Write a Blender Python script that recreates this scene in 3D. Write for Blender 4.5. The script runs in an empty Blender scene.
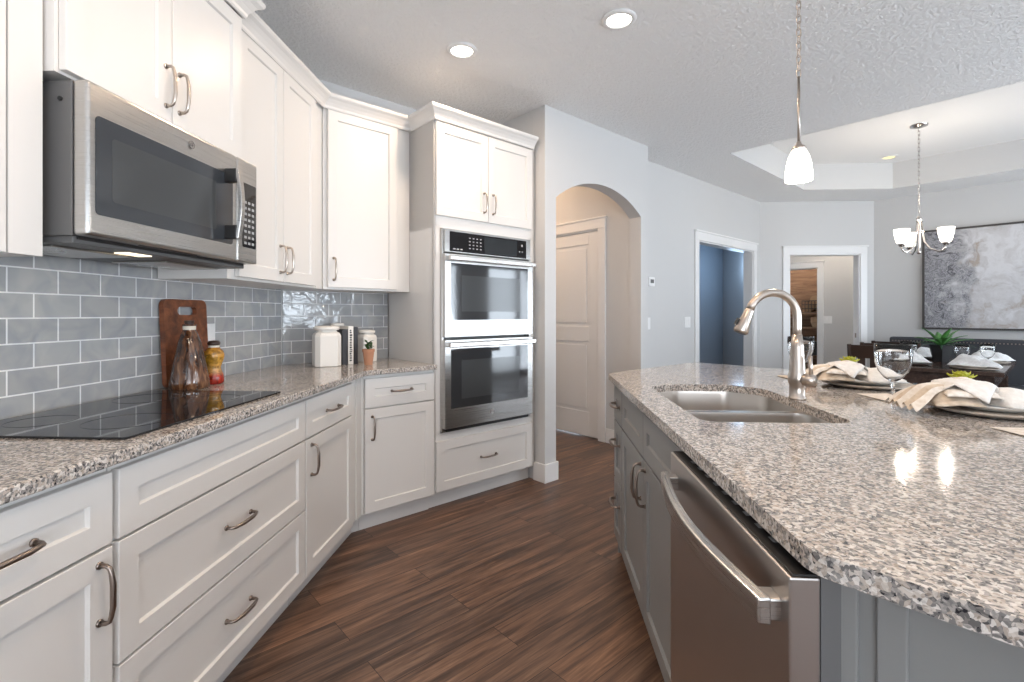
import bpy, bmesh, math, random
from mathutils import Vector, Matrix
random.seed(7)
PI = math.pi
R2 = math.sqrt(2)
D = math.radians
col = bpy.context.scene.collection
scn = bpy.context.scene

def sw(s, w):
    """45-degree frame: s runs along the oven wall, w runs out of it into the room."""
    return ((s + w) / R2, (s - w) / R2)

# ------------------------------------------------------------------ camera, world, exposure
cam_d = bpy.data.cameras.new('camera')
cam = bpy.data.objects.new('camera', cam_d)
col.objects.link(cam)
cam.location = (0, 0, 1.224)
cam.rotation_euler = (D(90), 0, D(3.3))
cam_d.sensor_width = 36
cam_d.lens = 36 * 490 / 1024
cam_d.shift_y = -27 / 1024
cam_d.clip_start = 0.02
scn.camera = cam

world = bpy.data.worlds.new('sky')
scn.world = world
world.use_nodes = True
bg = world.node_tree.nodes['Background']
bg.inputs[0].default_value = (0.80, 0.90, 1.0, 1)
bg.inputs[1].default_value = 2.6

scn.view_settings.view_transform = 'Standard'
scn.view_settings.look = 'None'
scn.view_settings.gamma = 1
scn.view_settings.use_curve_mapping = False
scn.view_settings.exposure = 0.47

def area(name, loc, rot, sx, sy, power, color):
    l = bpy.data.lights.new(name, 'AREA')
    l.shape = 'RECTANGLE'; l.size = sx; l.size_y = sy
    l.energy = power; l.color = color
    o = bpy.data.objects.new(name, l); col.objects.link(o)
    o.location = loc; o.rotation_euler = rot
    return o
DAY = (0.80, 0.90, 1.0)
# area lamps added outside the windows as daylight, tilted up to brighten the ceiling (the windows themselves are built further down)
px, py = sw(6.7, 2.95); area('daylight_patio_door', (px, py, 1.0), (D(112), 0, D(45)), 3.0, 2.8, 150, DAY)
px, py = sw(4.72, 2.5); area('daylight_dining_window', (px, py, 1.3), (D(118), 0, D(45)), 1.0, 1.35, 46, DAY)
area('daylight_side_window', (4.75, -0.7, 1.2), (D(136), 0, D(90)), 2.2, 1.4, 120, DAY)  # steep upward tilt: this added lamp mostly brightens the ceiling
area('rear_window_fill', (0.9, -2.85, 1.1), (D(138), 0, D(0)), 3.2, 1.5, 72, (0.93, 0.95, 1.0))  # large fill added behind the viewpoint, aimed up at the ceiling

# ------------------------------------------------------------------ materials
def mat(name, color=(0.8, 0.8, 0.8), rough=0.5, metal=0.0, **kw):
    m = bpy.data.materials.new(name); m.use_nodes = True
    b = m.node_tree.nodes['Principled BSDF']
    b.inputs['Base Color'].default_value = (*color, 1)
    b.inputs['Roughness'].default_value = rough
    b.inputs['Metallic'].default_value = metal
    for k, v in kw.items():
        b.inputs[k.replace('_', ' ')].default_value = v
    return m
class N:
    """small node builder"""
    def __init__(self, m):
        self.t = m.node_tree; self.b = self.t.nodes['Principled BSDF']
    def n(self, kind, **kw):
        x = self.t.nodes.new(kind)
        for k, v in kw.items():
            if k in x.inputs: x.inputs[k].default_value = v
            else: setattr(x, k, v)
        return x
    def l(self, a, b): self.t.links.new(a, b)
    def pos(self, rot=0, scale=(1, 1, 1), obj=False):
        if obj: g = self.n('ShaderNodeTexCoord').outputs['Object']
        else: g = self.n('ShaderNodeNewGeometry').outputs['Position']
        mp = self.n('ShaderNodeMapping'); mp.inputs['Rotation'].default_value = (0, 0, rot)
        mp.inputs['Scale'].default_value = scale
        self.l(g, mp.inputs['Vector']); return mp.outputs[0]
    def noise(self, vec, scale, detail=3, rough=0.5, dist=0):
        x = self.n('ShaderNodeTexNoise'); x.inputs['Scale'].default_value = scale
        x.inputs['Detail'].default_value = detail; x.inputs['Roughness'].default_value = rough
        x.inputs['Distortion'].default_value = dist
        self.l(vec, x.inputs['Vector']); return x.outputs['Fac']
    def ramp(self, fac, stops, interp='LINEAR'):
        r = self.n('ShaderNodeValToRGB'); cr = r.color_ramp; cr.interpolation = interp
        while len(cr.elements) < len(stops): cr.elements.new(0.5)
        for e, (p, c) in zip(cr.elements, stops):
            e.position = p; e.color = (*c, 1)
        self.l(fac, r.inputs[0]); return r.outputs[0]
    def mix(self, fac, a, b, mode='MIX'):
        x = self.n('ShaderNodeMix', data_type='RGBA', blend_type=mode)
        for sock, v in ((x.inputs[0], fac), (x.inputs[6], a), (x.inputs[7], b)):
            if isinstance(v, (int, float)): sock.default_value = v
            elif isinstance(v, tuple): sock.default_value = (*v, 1)
            else: self.l(v, sock)
        return x.outputs[2]
    def bump(self, h, strength=0.3, dist=0.002):
        x = self.n('ShaderNodeBump'); x.inputs['Strength'].default_value = strength
        x.inputs['Distance'].default_value = dist
        self.l(h, x.inputs['Height']); self.l(x.outputs[0], self.b.inputs['Normal'])
    def color(self, c): self.l(c, self.b.inputs['Base Color'])

M = {}
M['white'] = mat('white_cabinet_paint', (0.72, 0.705, 0.685), 0.35)
M['gray'] = mat('gray_island_paint', (0.245, 0.248, 0.245), 0.38)
M['trim'] = mat('white_trim_paint', (0.80, 0.80, 0.80), 0.35)
M['nickel'] = mat('brushed_nickel', (0.50, 0.44, 0.39), 0.28, 1.0)
M['nickel_dark'] = mat('aged_nickel', (0.30, 0.25, 0.22), 0.3, 1.0)
M['chrome'] = mat('polished_nickel', (0.62, 0.58, 0.55), 0.2, 1.0)
M['blackglass'] = mat('black_glass', (0.012, 0.012, 0.014), 0.04)
M['ovenglass'] = mat('oven_glass', (0.03, 0.032, 0.036), 0.05, 0.0, Specular_IOR_Level=0.9)
M['mwglass'] = mat('microwave_glass', (0.035, 0.04, 0.047), 0.09, 0.0, Specular_IOR_Level=0.8)
M['ovencavity'] = mat('oven_window_mesh', (0.055, 0.06, 0.064), 0.08)
M['darkplastic'] = mat('dark_gray_metal', (0.12, 0.12, 0.12), 0.45)
M['blackplastic'] = mat('black_plastic', (0.015, 0.015, 0.016), 0.4)
M['burner'] = mat('burner_print', (0.014, 0.014, 0.016), 0.06)
M['button'] = mat('button_print', (0.35, 0.36, 0.37), 0.5)
M['darkwood'] = mat('dark_stained_wood', (0.045, 0.025, 0.018), 0.35)
M['ceramic'] = mat('white_ceramic', (0.80, 0.78, 0.74), 0.2)
M['glass'] = mat('clear_glass', (1, 1, 1), 0.0, 0.0, Transmission_Weight=1.0, IOR=1.45)
def mk_pane():
    m = mat('window_glass'); t = m.node_tree; out = t.nodes['Material Output']
    tr = t.nodes.new('ShaderNodeBsdfTransparent'); gl = t.nodes.new('ShaderNodeBsdfGlossy'); gl.inputs['Roughness'].default_value = 0.02
    mx = t.nodes.new('ShaderNodeMixShader'); mx.inputs[0].default_value = 0.06
    t.links.new(tr.outputs[0], mx.inputs[1]); t.links.new(gl.outputs[0], mx.inputs[2]); t.links.new(mx.outputs[0], out.inputs[0])
    return m
M['thinpane'] = mk_pane()
M['terracotta'] = mat('terracotta', (0.45, 0.22, 0.13), 0.8)
M['blackpot'] = mat('matte_black_pot', (0.018, 0.018, 0.020), 0.6)
M['leaf'] = mat('green_leaf', (0.07, 0.22, 0.05), 0.4)
M['leafdark'] = mat('dark_green_leaf', (0.02, 0.07, 0.03), 0.45)
M['yellowleaf'] = mat('yellow_green_leaf', (0.42, 0.42, 0.03), 0.5)
M['soil'] = mat('potting_soil', (0.04, 0.03, 0.02), 0.9)
M['navy'] = mat('slate_upholstery', (0.048, 0.051, 0.059), 0.8)
M['seatfabric'] = mat('pale_seat_fabric', (0.55, 0.60, 0.66), 0.85)
M['cork'] = mat('cork_stopper', (0.62, 0.48, 0.33), 0.8)
M['bookblack'] = mat('black_book_cover', (0.03, 0.03, 0.035), 0.5)
M['bookwhite'] = mat('white_book_cover', (0.78, 0.76, 0.72), 0.5)
M['paper'] = mat('page_paper', (0.7, 0.66, 0.58), 0.8)
M['spice'] = mat('red_spice', (0.35, 0.03, 0.02), 0.4)
M['switch'] = mat('white_switch_plastic', (0.85, 0.85, 0.85), 0.3)
M['crate'] = mat('dark_wire', (0.03, 0.028, 0.026), 0.5)
M['basketbrown'] = mat('tan_basket', (0.42, 0.28, 0.17), 0.8)
M['greenbasil'] = mat('basil_green', (0.035, 0.10, 0.02), 0.5)

def emit(name, color, strength, base=(0.9, 0.9, 0.9)):
    m = mat(name, base, 0.4)
    b = m.node_tree.nodes['Principled BSDF']
    b.inputs['Emission Color'].default_value = (*color, 1)
    b.inputs['Emission Strength'].default_value = strength
    return m
M['lens'] = emit('lit_downlight_lens', (1.0, 0.93, 0.82), 7.0)
M['shade'] = emit('lit_frosted_glass', (1.0, 0.92, 0.80), 2.4)
M['traylens'] = emit('warm_tray_lens', (1.0, 0.85, 0.35), 0.75, (0.75, 0.68, 0.4))
M['hoodlens'] = emit('hood_lamp_lens', (1.0, 0.82, 0.55), 1.1)
M['display'] = mat('oven_display', (0.03, 0.035, 0.04), 0.03)

def make_wallpaint(name, c):
    m = mat(name, c, 0.7); n = N(m)
    n.bump(n.noise(n.pos(), 220, 2), 0.12, 0.001); return m
M['wall'] = make_wallpaint('pale_gray_wall_paint', (0.60, 0.60, 0.60))
M['wallblue'] = make_wallpaint('daylight_blue_wall_paint', (0.40, 0.46, 0.53))  # blue of an unseen window's daylight put into this wall colour
M['bluelight'] = make_wallpaint('lit_blue_wall_paint', (0.46, 0.58, 0.74))  # lit copy of the wall blue, stronger daylight painted in
def mk_ceiling():
    m = mat('knockdown_ceiling', (0.88, 0.88, 0.88), 0.85); n = N(m)
    v = n.noise(n.pos(), 48, 4, 0.6)
    h = n.ramp(v, [(0.42, (0, 0, 0)), (0.58, (1, 1, 1))])
    n.bump(h, 0.8, 0.005)
    return m
M['ceiling'] = mk_ceiling()
M['ceilingsmooth'] = mat('smooth_tray_ceiling', (0.82, 0.82, 0.82), 0.8)

def mk_granite():
    m = mat('speckled_granite', (0.5, 0.5, 0.5), 0.09); n = N(m)
    p = n.pos(rot=0.5)
    d = n.n('ShaderNodeTexNoise'); d.inputs['Scale'].default_value = 70; n.l(p, d.inputs['Vector'])
    add = n.n('ShaderNodeVectorMath', operation='MULTIPLY_ADD')
    n.l(d.outputs['Color'], add.inputs[0]); add.inputs[1].default_value = (0.012, 0.012, 0.012); n.l(p, add.inputs[2])
    v = n.n('ShaderNodeTexVoronoi'); v.inputs['Scale'].default_value = 185; v.inputs['Randomness'].default_value = 1
    n.l(add.outputs[0], v.inputs['Vector'])
    sep = n.n('ShaderNodeSeparateColor'); n.l(v.outputs['Color'], sep.inputs[0])
    c = n.ramp(sep.outputs[0], [(0.0, (0.018, 0.018, 0.022)), (0.12, (0.10, 0.098, 0.10)), (0.27, (0.24, 0.225, 0.215)),
                                (0.44, (0.39, 0.325, 0.27)), (0.62, (0.55, 0.49, 0.435)), (0.82, (0.70, 0.66, 0.62))], 'CONSTANT')
    v2 = n.n('ShaderNodeTexVoronoi'); v2.inputs['Scale'].default_value = 300; n.l(add.outputs[0], v2.inputs['Vector'])
    sep2 = n.n('ShaderNodeSeparateColor'); n.l(v2.outputs['Color'], sep2.inputs[0])
    c2 = n.ramp(sep2.outputs[1], [(0.0, (0.03, 0.03, 0.035)), (0.18, (0.42, 0.40, 0.38)), (0.6, (0.66, 0.61, 0.57))], 'CONSTANT')
    cc = n.mix(0.30, c, c2)
    n.color(cc)
    return m
M['granite'] = mk_granite()

def mk_floor():
    m = mat('dark_walnut_planks', (0.15, 0.08, 0.05), 0.38); n = N(m)
    p = n.pos(rot=D(-45))
    br = n.n('ShaderNodeTexBrick'); br.offset = 0.37; br.offset_frequency = 2
    for k, v in (('Scale', 1.0), ('Mortar Size', 0.0012), ('Brick Width', 1.22), ('Row Height', 0.148), ('Bias', 0.0)):
        br.inputs[k].default_value = v
    br.inputs['Color1'].default_value = (0, 0, 0, 1); br.inputs['Color2'].default_value = (1, 1, 1, 1)
    br.inputs['Mortar'].default_value = (0, 0, 0, 1)
    n.l(p, br.inputs['Vector'])
    p2 = n.pos(rot=D(-45), scale=(1, 1, 1))
    st = n.n('ShaderNodeMapping'); st.inputs['Scale'].default_value = (1.7, 28, 1)
    n.l(p2, st.inputs['Vector'])
    off = n.n('ShaderNodeVectorMath', operation='MULTIPLY_ADD')
    n.l(br.outputs['Color'], off.inputs[0]); off.inputs[1].default_value = (7, 3, 0); n.l(st.outputs[0], off.inputs[2])
    g1 = n.noise(off.outputs[0], 1.0, 6, 0.65, 0.4)
    st2 = n.n('ShaderNodeMapping'); st2.inputs['Scale'].default_value = (6, 160, 1); n.l(p2, st2.inputs['Vector'])
    g2 = n.noise(st2.outputs[0], 1.0, 4, 0.6)
    base = n.ramp(g1, [(0.25, (0.026, 0.016, 0.012)), (0.42, (0.085, 0.050, 0.034)), (0.56, (0.175, 0.103, 0.068)), (0.72, (0.30, 0.19, 0.125))])
    fine = n.ramp(g2, [(0.3, (0.62, 0.60, 0.60)), (0.7, (1.2, 1.15, 1.12))])
    c = n.mix(1.0, base, fine, 'MULTIPLY')
    tone = n.ramp(br.outputs['Color'], [(0, (0.82, 0.86, 0.92)), (1, (1.25, 1.2, 1.15))])
    c = n.mix(1.0, c, tone, 'MULTIPLY')
    c = n.mix(br.outputs['Fac'], c, (0.012, 0.008, 0.006))
    n.color(c)
    n.bump(g2, 0.15, 0.001)
    r = n.ramp(g1, [(0.3, (0.34, 0.34, 0.34)), (0.7, (0.48, 0.48, 0.48))]); n.l(r, n.b.inputs['Roughness'])
    return m
M['floor'] = mk_floor()

def mk_tile():
    m = mat('glazed_gray_tile', (0.4, 0.42, 0.45), 0.1); n = N(m)
    tc = n.n('ShaderNodeTexCoord'); sp = n.n('ShaderNodeSeparateXYZ'); n.l(tc.outputs['Object'], sp.inputs[0])
    cb = n.n('ShaderNodeCombineXYZ'); n.l(sp.outputs[0], cb.inputs[0]); n.l(sp.outputs[2], cb.inputs[1])
    br = n.n('ShaderNodeTexBrick'); br.offset = 0.5
    for k, v in (('Scale', 1.0), ('Mortar Size', 0.0030), ('Mortar Smooth', 0.35), ('Brick Width', 0.1555), ('Row Height', 0.0775), ('Bias', 0.0)):
        br.inputs[k].default_value = v
    br.inputs['Color1'].default_value = (0.345, 0.355, 0.365, 1); br.inputs['Color2'].default_value = (0.41, 0.42, 0.425, 1)
    br.inputs['Mortar'].default_value = (0.78, 0.79, 0.80, 1)
    n.l(cb.outputs[0], br.inputs['Vector'])
    wv = n.noise(cb.outputs[0], 9, 2, 0.5, 1.2)
    cvar = n.ramp(wv, [(0.35, (0.90, 0.92, 0.95)), (0.65, (1.12, 1.10, 1.08))])
    n.color(n.mix(1.0, br.outputs['Color'], cvar, 'MULTIPLY'))
    # glaze height: wavy surface, sunk joints
    mul = n.n('ShaderNodeMath', operation='MULTIPLY'); mul.inputs[1].default_value = 2.0; n.l(wv, mul.inputs[0])
    sub = n.n('ShaderNodeMath', operation='SUBTRACT'); n.l(mul.outputs[0], sub.inputs[0]); n.l(br.outputs['Fac'], sub.inputs[1])
    n.bump(sub.outputs[0], 0.55, 0.005)
    r = n.ramp(br.outputs['Fac'], [(0, (0.09, 0.09, 0.09)), (1, (0.5, 0.5, 0.5))]); n.l(r, n.b.inputs['Roughness'])
    return m
M['tile'] = mk_tile()

def mk_steel(name, c, rough, vert=False):
    m = mat(name, c, rough, 1.0); n = N(m)
    p = n.pos(obj=True, scale=(2, 2, 900) if not vert else (400, 400, 3))
    g = n.noise(p, 1.0, 2, 0.5)
    r = n.ramp(g, [(0.3, (rough * 0.95,) * 3), (0.7, (rough * 1.06,) * 3)]); n.l(r, n.b.inputs['Roughness'])
    n.b.inputs['Anisotropic'].default_value = 0.5
    return m
M['steel'] = mk_steel('brushed_stainless', (0.50, 0.49, 0.475), 0.28)
M['sinksteel'] = mk_steel('satin_sink_steel', (0.62, 0.58, 0.54), 0.3)
M['dwsteel'] = mk_steel('dishwasher_stainless', (0.50, 0.47, 0.45), 0.34)

def mk_wood(name, stops, scale=(3, 30, 30), rough=0.4, rot=0):
    m = mat(name, stops[0][1], rough); n = N(m)
    p = n.pos(rot=rot, obj=True, scale=scale)
    g = n.noise(p, 1.0, 5, 0.6, 0.6)
    n.color(n.ramp(g, stops)); return m
M['board'] = mk_wood('acacia_wood', [(0.3, (0.075, 0.020, 0.008)), (0.5, (0.17, 0.05, 0.018)), (0.7, (0.28, 0.095, 0.035))], (26, 26, 4), 0.32)
M['table'] = mk_wood('espresso_table_wood', [(0.3, (0.035, 0.022, 0.018)), (0.7, (0.085, 0.052, 0.04))], (3, 30, 30), 0.22)
M['chargerwood'] = mk_wood('bleached_charger_wood', [(0.3, (0.36, 0.29, 0.23)), (0.7, (0.62, 0.55, 0.48))], (20, 4, 4), 0.55)
M['rustic'] = mk_wood('rustic_brown_planks', [(0.3, (0.14, 0.075, 0.04)), (0.55, (0.30, 0.18, 0.11)), (0.75, (0.45, 0.30, 0.2))], (3, 3, 22), 0.7)

def mk_linen(name, a, b):
    m = mat(name, a, 0.9); n = N(m)
    g = n.noise(n.pos(obj=True), 60, 4)
    n.color(n.ramp(g, [(0.35, a), (0.65, b)]))
    n.bump(n.noise(n.pos(obj=True), 900, 2), 0.25, 0.0006)
    n.b.inputs['Sheen Weight'].default_value = 0.2
    return m
M['linen'] = mk_linen('oatmeal_linen', (0.66, 0.58, 0.49), (0.80, 0.74, 0.67))
M['linentan'] = mk_linen('tan_linen', (0.52, 0.41, 0.30), (0.66, 0.55, 0.43))
M['linenwhite2'] = mk_linen('bleached_linen', (0.70, 0.67, 0.63), (0.80, 0.77, 0.73))
M['linenwhite'] = mk_linen('white_linen', (0.68, 0.68, 0.68), (0.8, 0.8, 0.8))

def mk_amber():
    m = mat('amber_dark_glass', (0.16, 0.06, 0.02), 0.06, 0.0, Specular_IOR_Level=0.9); n = N(m)
    g = n.noise(n.pos(obj=True, scale=(60, 60, 12)), 1.0, 3, 0.5, 1.0)
    n.color(n.ramp(g, [(0.35, (0.02, 0.009, 0.006)), (0.55, (0.10, 0.038, 0.016)), (0.72, (0.26, 0.13, 0.06))]))
    n.bump(g, 0.4, 0.004)
    return m
M['amber'] = mk_amber()
def mk_pepper():
    m = mat('pickled_spices', (0.5, 0.25, 0.05), 0.08, 0.0, Specular_IOR_Level=0.8); n = N(m)
    tc = n.n('ShaderNodeTexCoord'); sp = n.n('ShaderNodeSeparateXYZ'); n.l(tc.outputs['Object'], sp.inputs[0])
    v = n.n('ShaderNodeTexVoronoi'); v.inputs['Scale'].default_value = 110; n.l(tc.outputs['Object'], v.inputs['Vector'])
    mr = n.n('ShaderNodeMapRange'); n.l(sp.outputs[2], mr.inputs[0]); mr.inputs[1].default_value = 0.0; mr.inputs[2].default_value = 0.15
    base = n.ramp(mr.outputs[0], [(0.0, (0.30, 0.012, 0.008)), (0.22, (0.34, 0.03, 0.01)), (0.34, (0.55, 0.30, 0.10)), (0.6, (0.50, 0.26, 0.03)), (1.0, (0.42, 0.19, 0.03))])
    s2 = n.n('ShaderNodeSeparateColor'); n.l(v.outputs['Color'], s2.inputs[0])
    f = n.ramp(s2.outputs[0], [(0, (0.5, 0.5, 0.5)), (1, (1.3, 1.3, 1.3))])
    n.color(n.mix(1.0, base, f, 'MULTIPLY')); return m
M['pepper'] = mk_pepper()
def mk_art():
    m = mat('abstract_canvas', (0.8, 0.8, 0.8), 0.45); n = N(m)
    tc = n.n('ShaderNodeTexCoord'); sp = n.n('ShaderNodeSeparateXYZ'); n.l(tc.outputs['Object'], sp.inputs[0])
    nz = n.n('ShaderNodeTexNoise'); nz.inputs['Scale'].default_value = 2.2; nz.inputs['Detail'].default_value = 5
    n.l(tc.outputs['Object'], nz.inputs['Vector'])
    ad = n.n('ShaderNodeVectorMath', operation='MULTIPLY_ADD'); n.l(nz.outputs['Color'], ad.inputs[0])
    ad.inputs[1].default_value = (1.1, 1.1, 1.1); n.l(tc.outputs['Object'], ad.inputs[2])
    swirl = n.noise(ad.outputs[0], 4.5, 8, 0.7, 2.2)
    lines = n.ramp(swirl, [(0.34, (0.05, 0.05, 0.06)), (0.42, (0.16, 0.16, 0.18)), (0.47, (0.42, 0.42, 0.45)), (0.53, (0.12, 0.12, 0.14)), (0.60, (0.50, 0.50, 0.52)), (0.68, (0.20, 0.20, 0.23))])
    pale = n.ramp(n.noise(ad.outputs[0], 3.0, 6, 0.6, 1.0), [(0.35, (0.40, 0.34, 0.30)), (0.46, (0.52, 0.51, 0.52)), (0.6, (0.64, 0.64, 0.66))])
    # dark swirls gather at the left of the canvas
    mr = n.n('ShaderNodeMapRange'); n.l(sp.outputs[0], mr.inputs[0]); mr.inputs[1].default_value = 0.0; mr.inputs[2].default_value = 0.62
    mr.inputs[3].default_value = 1.0; mr.inputs[4].default_value = 0.0
    mm = n.n('ShaderNodeMath', operation='ADD'); n.l(mr.outputs[0], mm.inputs[0]); 
    nn = n.noise(tc.outputs['Object'], 3.2, 4, 0.6, 0.5)
    m3 = n.n('ShaderNodeMath', operation='MULTIPLY_ADD'); n.l(nn, m3.inputs[0]); m3.inputs[1].default_value = 1.6; m3.inputs[2].default_value = -0.85
    n.l(m3.outputs[0], mm.inputs[1])
    f = n.ramp(mm.outputs[0], [(0.18, (0, 0, 0)), (0.46, (1, 1, 1))])
    n.color(n.mix(f, pale, lines)); return m
M['art'] = mk_art()
M['frame'] = mat('dark_picture_frame', (0.05, 0.045, 0.045), 0.4)

# ------------------------------------------------------------------ geometry helpers
class MB:
    def __init__(self): self.bm = bmesh.new(); self.T = Matrix.Identity(4)
    def v(self, p): return self.bm.verts.new(self.T @ Vector(p))
    def f(self, vs):
        try: return self.bm.faces.new(vs)
        except ValueError: return None
    def box(self, x0, x1, y0, y1, z0, z1):
        p = [self.v(q) for q in ((x0, y0, z0), (x1, y0, z0), (x1, y1, z0), (x0, y1, z0), (x0, y0, z1), (x1, y0, z1), (x1, y1, z1), (x0, y1, z1))]
        for q in ((0, 3, 2, 1), (4, 5, 6, 7), (0, 1, 5, 4), (1, 2, 6, 5), (2, 3, 7, 6), (3, 0, 4, 7)): self.f([p[i] for i in q])
        return self
    def prism(self, poly, z0, z1):
        a = [self.v((x, y, z0)) for x, y in poly]; b = [self.v((x, y, z1)) for x, y in poly]
        self.f(a[::-1]); self.f(b); n = len(poly)
        for i in range(n): self.f([a[i], a[(i + 1) % n], b[(i + 1) % n], b[i]])
        return self
    def yprism(self, poly, y0, y1):
        """poly in (x, z), extruded along y"""
        a = [self.v((x, y0, z)) for x, z in poly]; b = [self.v((x, y1, z)) for x, z in poly]
        self.f(a); self.f(b[::-1]); n = len(poly)
        for i in range(n): self.f([a[(i + 1) % n], a[i], b[i], b[(i + 1) % n]])
        return self
    def tube(self, pts, r, n=10, cap=True, flat=1.0):
        pts = [Vector(p) for p in pts]; rings = []
        rs = r if isinstance(r, (list, tuple)) else [r] * len(pts)
        up = None
        for i, p in enumerate(pts):
            t = (pts[min(i + 1, len(pts) - 1)] - pts[max(i - 1, 0)]).normalized()
            if up is None:
                up = Vector((0, 0, 1)) if abs(t.z) < 0.9 else Vector((1, 0, 0))
            a = t.cross(up)
            if a.length < 1e-5: a = t.cross(Vector((0, 1, 0)))
            a.normalize(); b = a.cross(t).normalized(); up = b
            rings.append([self.v(p + a * (math.cos(2 * PI * k / n) * rs[i]) + b * (math.sin(2 * PI * k / n) * rs[i] * flat)) for k in range(n)])
        for i in range(len(rings) - 1):
            for k in range(n): self.f([rings[i][k], rings[i][(k + 1) % n], rings[i + 1][(k + 1) % n], rings[i + 1][k]])
        if cap: self.f(rings[0][::-1]); self.f(rings[-1])
        return self
    def torus(self, c, R, r, axis='z', n=24, m=8, sx=1.0):
        rings = []
        for i in range(n):
            a = 2 * PI * i / n; ring = []
            for k in range(m):
                b = 2 * PI * k / m
                u = (R + r * math.cos(b)) * math.cos(a) * sx; w = (R + r * math.cos(b)) * math.sin(a); h = r * math.sin(b)
                q = {'z': (u, w, h), 'y': (u, h, w), 'x': (h, u, w)}[axis]
                ring.append(self.v((c[0] + q[0], c[1] + q[1], c[2] + q[2])))
            rings.append(ring)
        for i in range(n):
            for k in range(m): self.f([rings[i][k], rings[(i + 1) % n][k], rings[(i + 1) % n][(k + 1) % m], rings[i][(k + 1) % m]])
        return self
    def lathe(self, prof, c=(0, 0, 0), n=28, wob=None):
        rings = []
        for (r, z) in prof:
            if r < 1e-5: rings.append([self.v((c[0], c[1], c[2] + z))])
            else:
                rings.append([self.v((c[0] + r * (wob(2 * PI * k / n, z) if wob else 1) * math.cos(2 * PI * k / n),
                                      c[1] + r * (wob(2 * PI * k / n, z) if wob else 1) * math.sin(2 * PI * k / n), c[2] + z)) for k in range(n)])
        for a, b in zip(rings, rings[1:]):
            for k in range(n):
                k2 = (k + 1) % n
                if len(a) == 1 and len(b) == 1: continue
                if len(a) == 1: self.f([a[0], b[k2], b[k]])
                elif len(b) == 1: self.f([a[k], a[k2], b[0]])
                else: self.f([a[k], a[k2], b[k2], b[k]])
        return self
    def grid(self, fn, nu, nv, thick=None):
        """surface fn(u,v)->(x,y,z); optional thickness by copying underneath"""
        g = [[self.v(fn(i / nu, j / nv)) for j in range(nv + 1)] for i in range(nu + 1)]
        for i in range(nu):
            for j in range(nv): self.f([g[i][j], g[i + 1][j], g[i + 1][j + 1], g[i][j + 1]])
        return self

def link(name, mb, m, parent=None, bevel=0, smooth=False, solid=0, segs=2):
    me = bpy.data.meshes.new(name)
    bmesh.ops.recalc_face_normals(mb.bm, faces=mb.bm.faces)
    mb.bm.to_mesh(me); mb.bm.free()
    me.materials.append(m)
    o = bpy.data.objects.new(name, me); col.objects.link(o)
    if smooth:
        for p in me.polygons: p.use_smooth = True
    if solid:
        md = o.modifiers.new('thickness', 'SOLIDIFY'); md.thickness = solid; md.offset = -1
    if bevel:
        md = o.modifiers.new('bevel', 'BEVEL'); md.width = bevel; md.segments = segs; md.limit_method = 'ANGLE'; md.angle_limit = D(35)
    if parent: o.parent = parent
    return o
def tag(o, label, cat, group=None, kind=None):
    o['label'] = label; o['category'] = cat
    if group: o['group'] = group
    if kind: o['kind'] = kind
    return o
def thing(name, label, cat, loc=(0, 0, 0), rz=0, group=None):
    o = bpy.data.objects.new(name, None); col.objects.link(o)
    o.location = loc; o.rotation_euler = (0, 0, rz); o.empty_display_size = 0.1
    return tag(o, label, cat, group)
def struct(o, label=None, cat=None):
    o['kind'] = 'structure'
    if label: o['label'] = label
    if cat: o['category'] = cat
    return o
def at(o, loc, rz=0, rx=0, ry=0):
    o.location = loc; o.rotation_euler = (rx, ry, rz); return o
def dup(root, loc, rz=None, label=None):
    r = root.copy(); col.objects.link(r); r.location = loc
    if rz is not None: r.rotation_euler = (root.rotation_euler[0], root.rotation_euler[1], rz)
    if label: r['label'] = label
    for ch in root.children:
        c = ch.copy(); col.objects.link(c); c.parent = r
        for g in ch.children:
            d = g.copy(); col.objects.link(d); d.parent = c
    return r

# ------------------------------------------------------------------ room shell
S_, W_ = 'structure', None
def wall(name, label, p0, rz, outline, thick=0.12, m='wall'):
    mb = MB().yprism(outline, 0, thick)
    return struct(at(link(name, mb, M[m]), (p0[0], p0[1], 0), rz), label, 'wall')
def rect(L, h=2.74, z0=0): return [(0, z0), (L, z0), (L, h), (0, h)]
def with_door(L, x0, x1, top, h=2.74): return [(0, 0), (x0, 0), (x0, top), (x1, top), (x1, 0), (L, 0), (L, h), (0, h)]

fl = MB().box(-3.2, 8.5, -2.9, 12.0, -0.08, 0)
struct(link('floor', fl, M['floor']), 'dark brown wood plank floor running toward the far rooms', 'floor')

# ceiling with the tray opening over the dining room
TR = [sw(4.61, -2.09), (3.21, 6.19), (4.26, 6.19), sw(7.39, 1.4), sw(4.61, 1.4)]
bm = bmesh.new()
def loop(pts, z):
    vs = [bm.verts.new((x, y, z)) for x, y in pts]
    return [bm.edges.new((vs[i], vs[(i + 1) % len(vs)])) for i in range(len(vs))]
e = loop([(-3.2, -2.9), (8.5, -2.9), (8.5, 12), (-3.2, 12)], 2.74) + loop(TR, 2.74)
bmesh.ops.triangle_fill(bm, use_beauty=True, edges=e)
me = bpy.data.meshes.new('ceiling'); bm.to_mesh(me); bm.free(); me.materials.append(M['ceiling'])
co = bpy.data.objects.new('ceiling', me); col.objects.link(co)
md = co.modifiers.new('t', 'SOLIDIFY'); md.thickness = 0.02; md.offset = 1
struct(co, 'pale gray textured ceiling over the kitchen', 'ceiling')
tb = MB()
n_ = len(TR)
a = [tb.v((x, y, 2.741)) for x, y in TR]; b = [tb.v((x, y, 3.05)) for x, y in TR]
for i in range(n_): tb.f([a[i], a[(i + 1) % n_], b[(i + 1) % n_], b[i]])
o = link('trim_1', tb, M['wall']); struct(o, 'pale upright sides of the recessed tray ceiling', 'ceiling')
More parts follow.
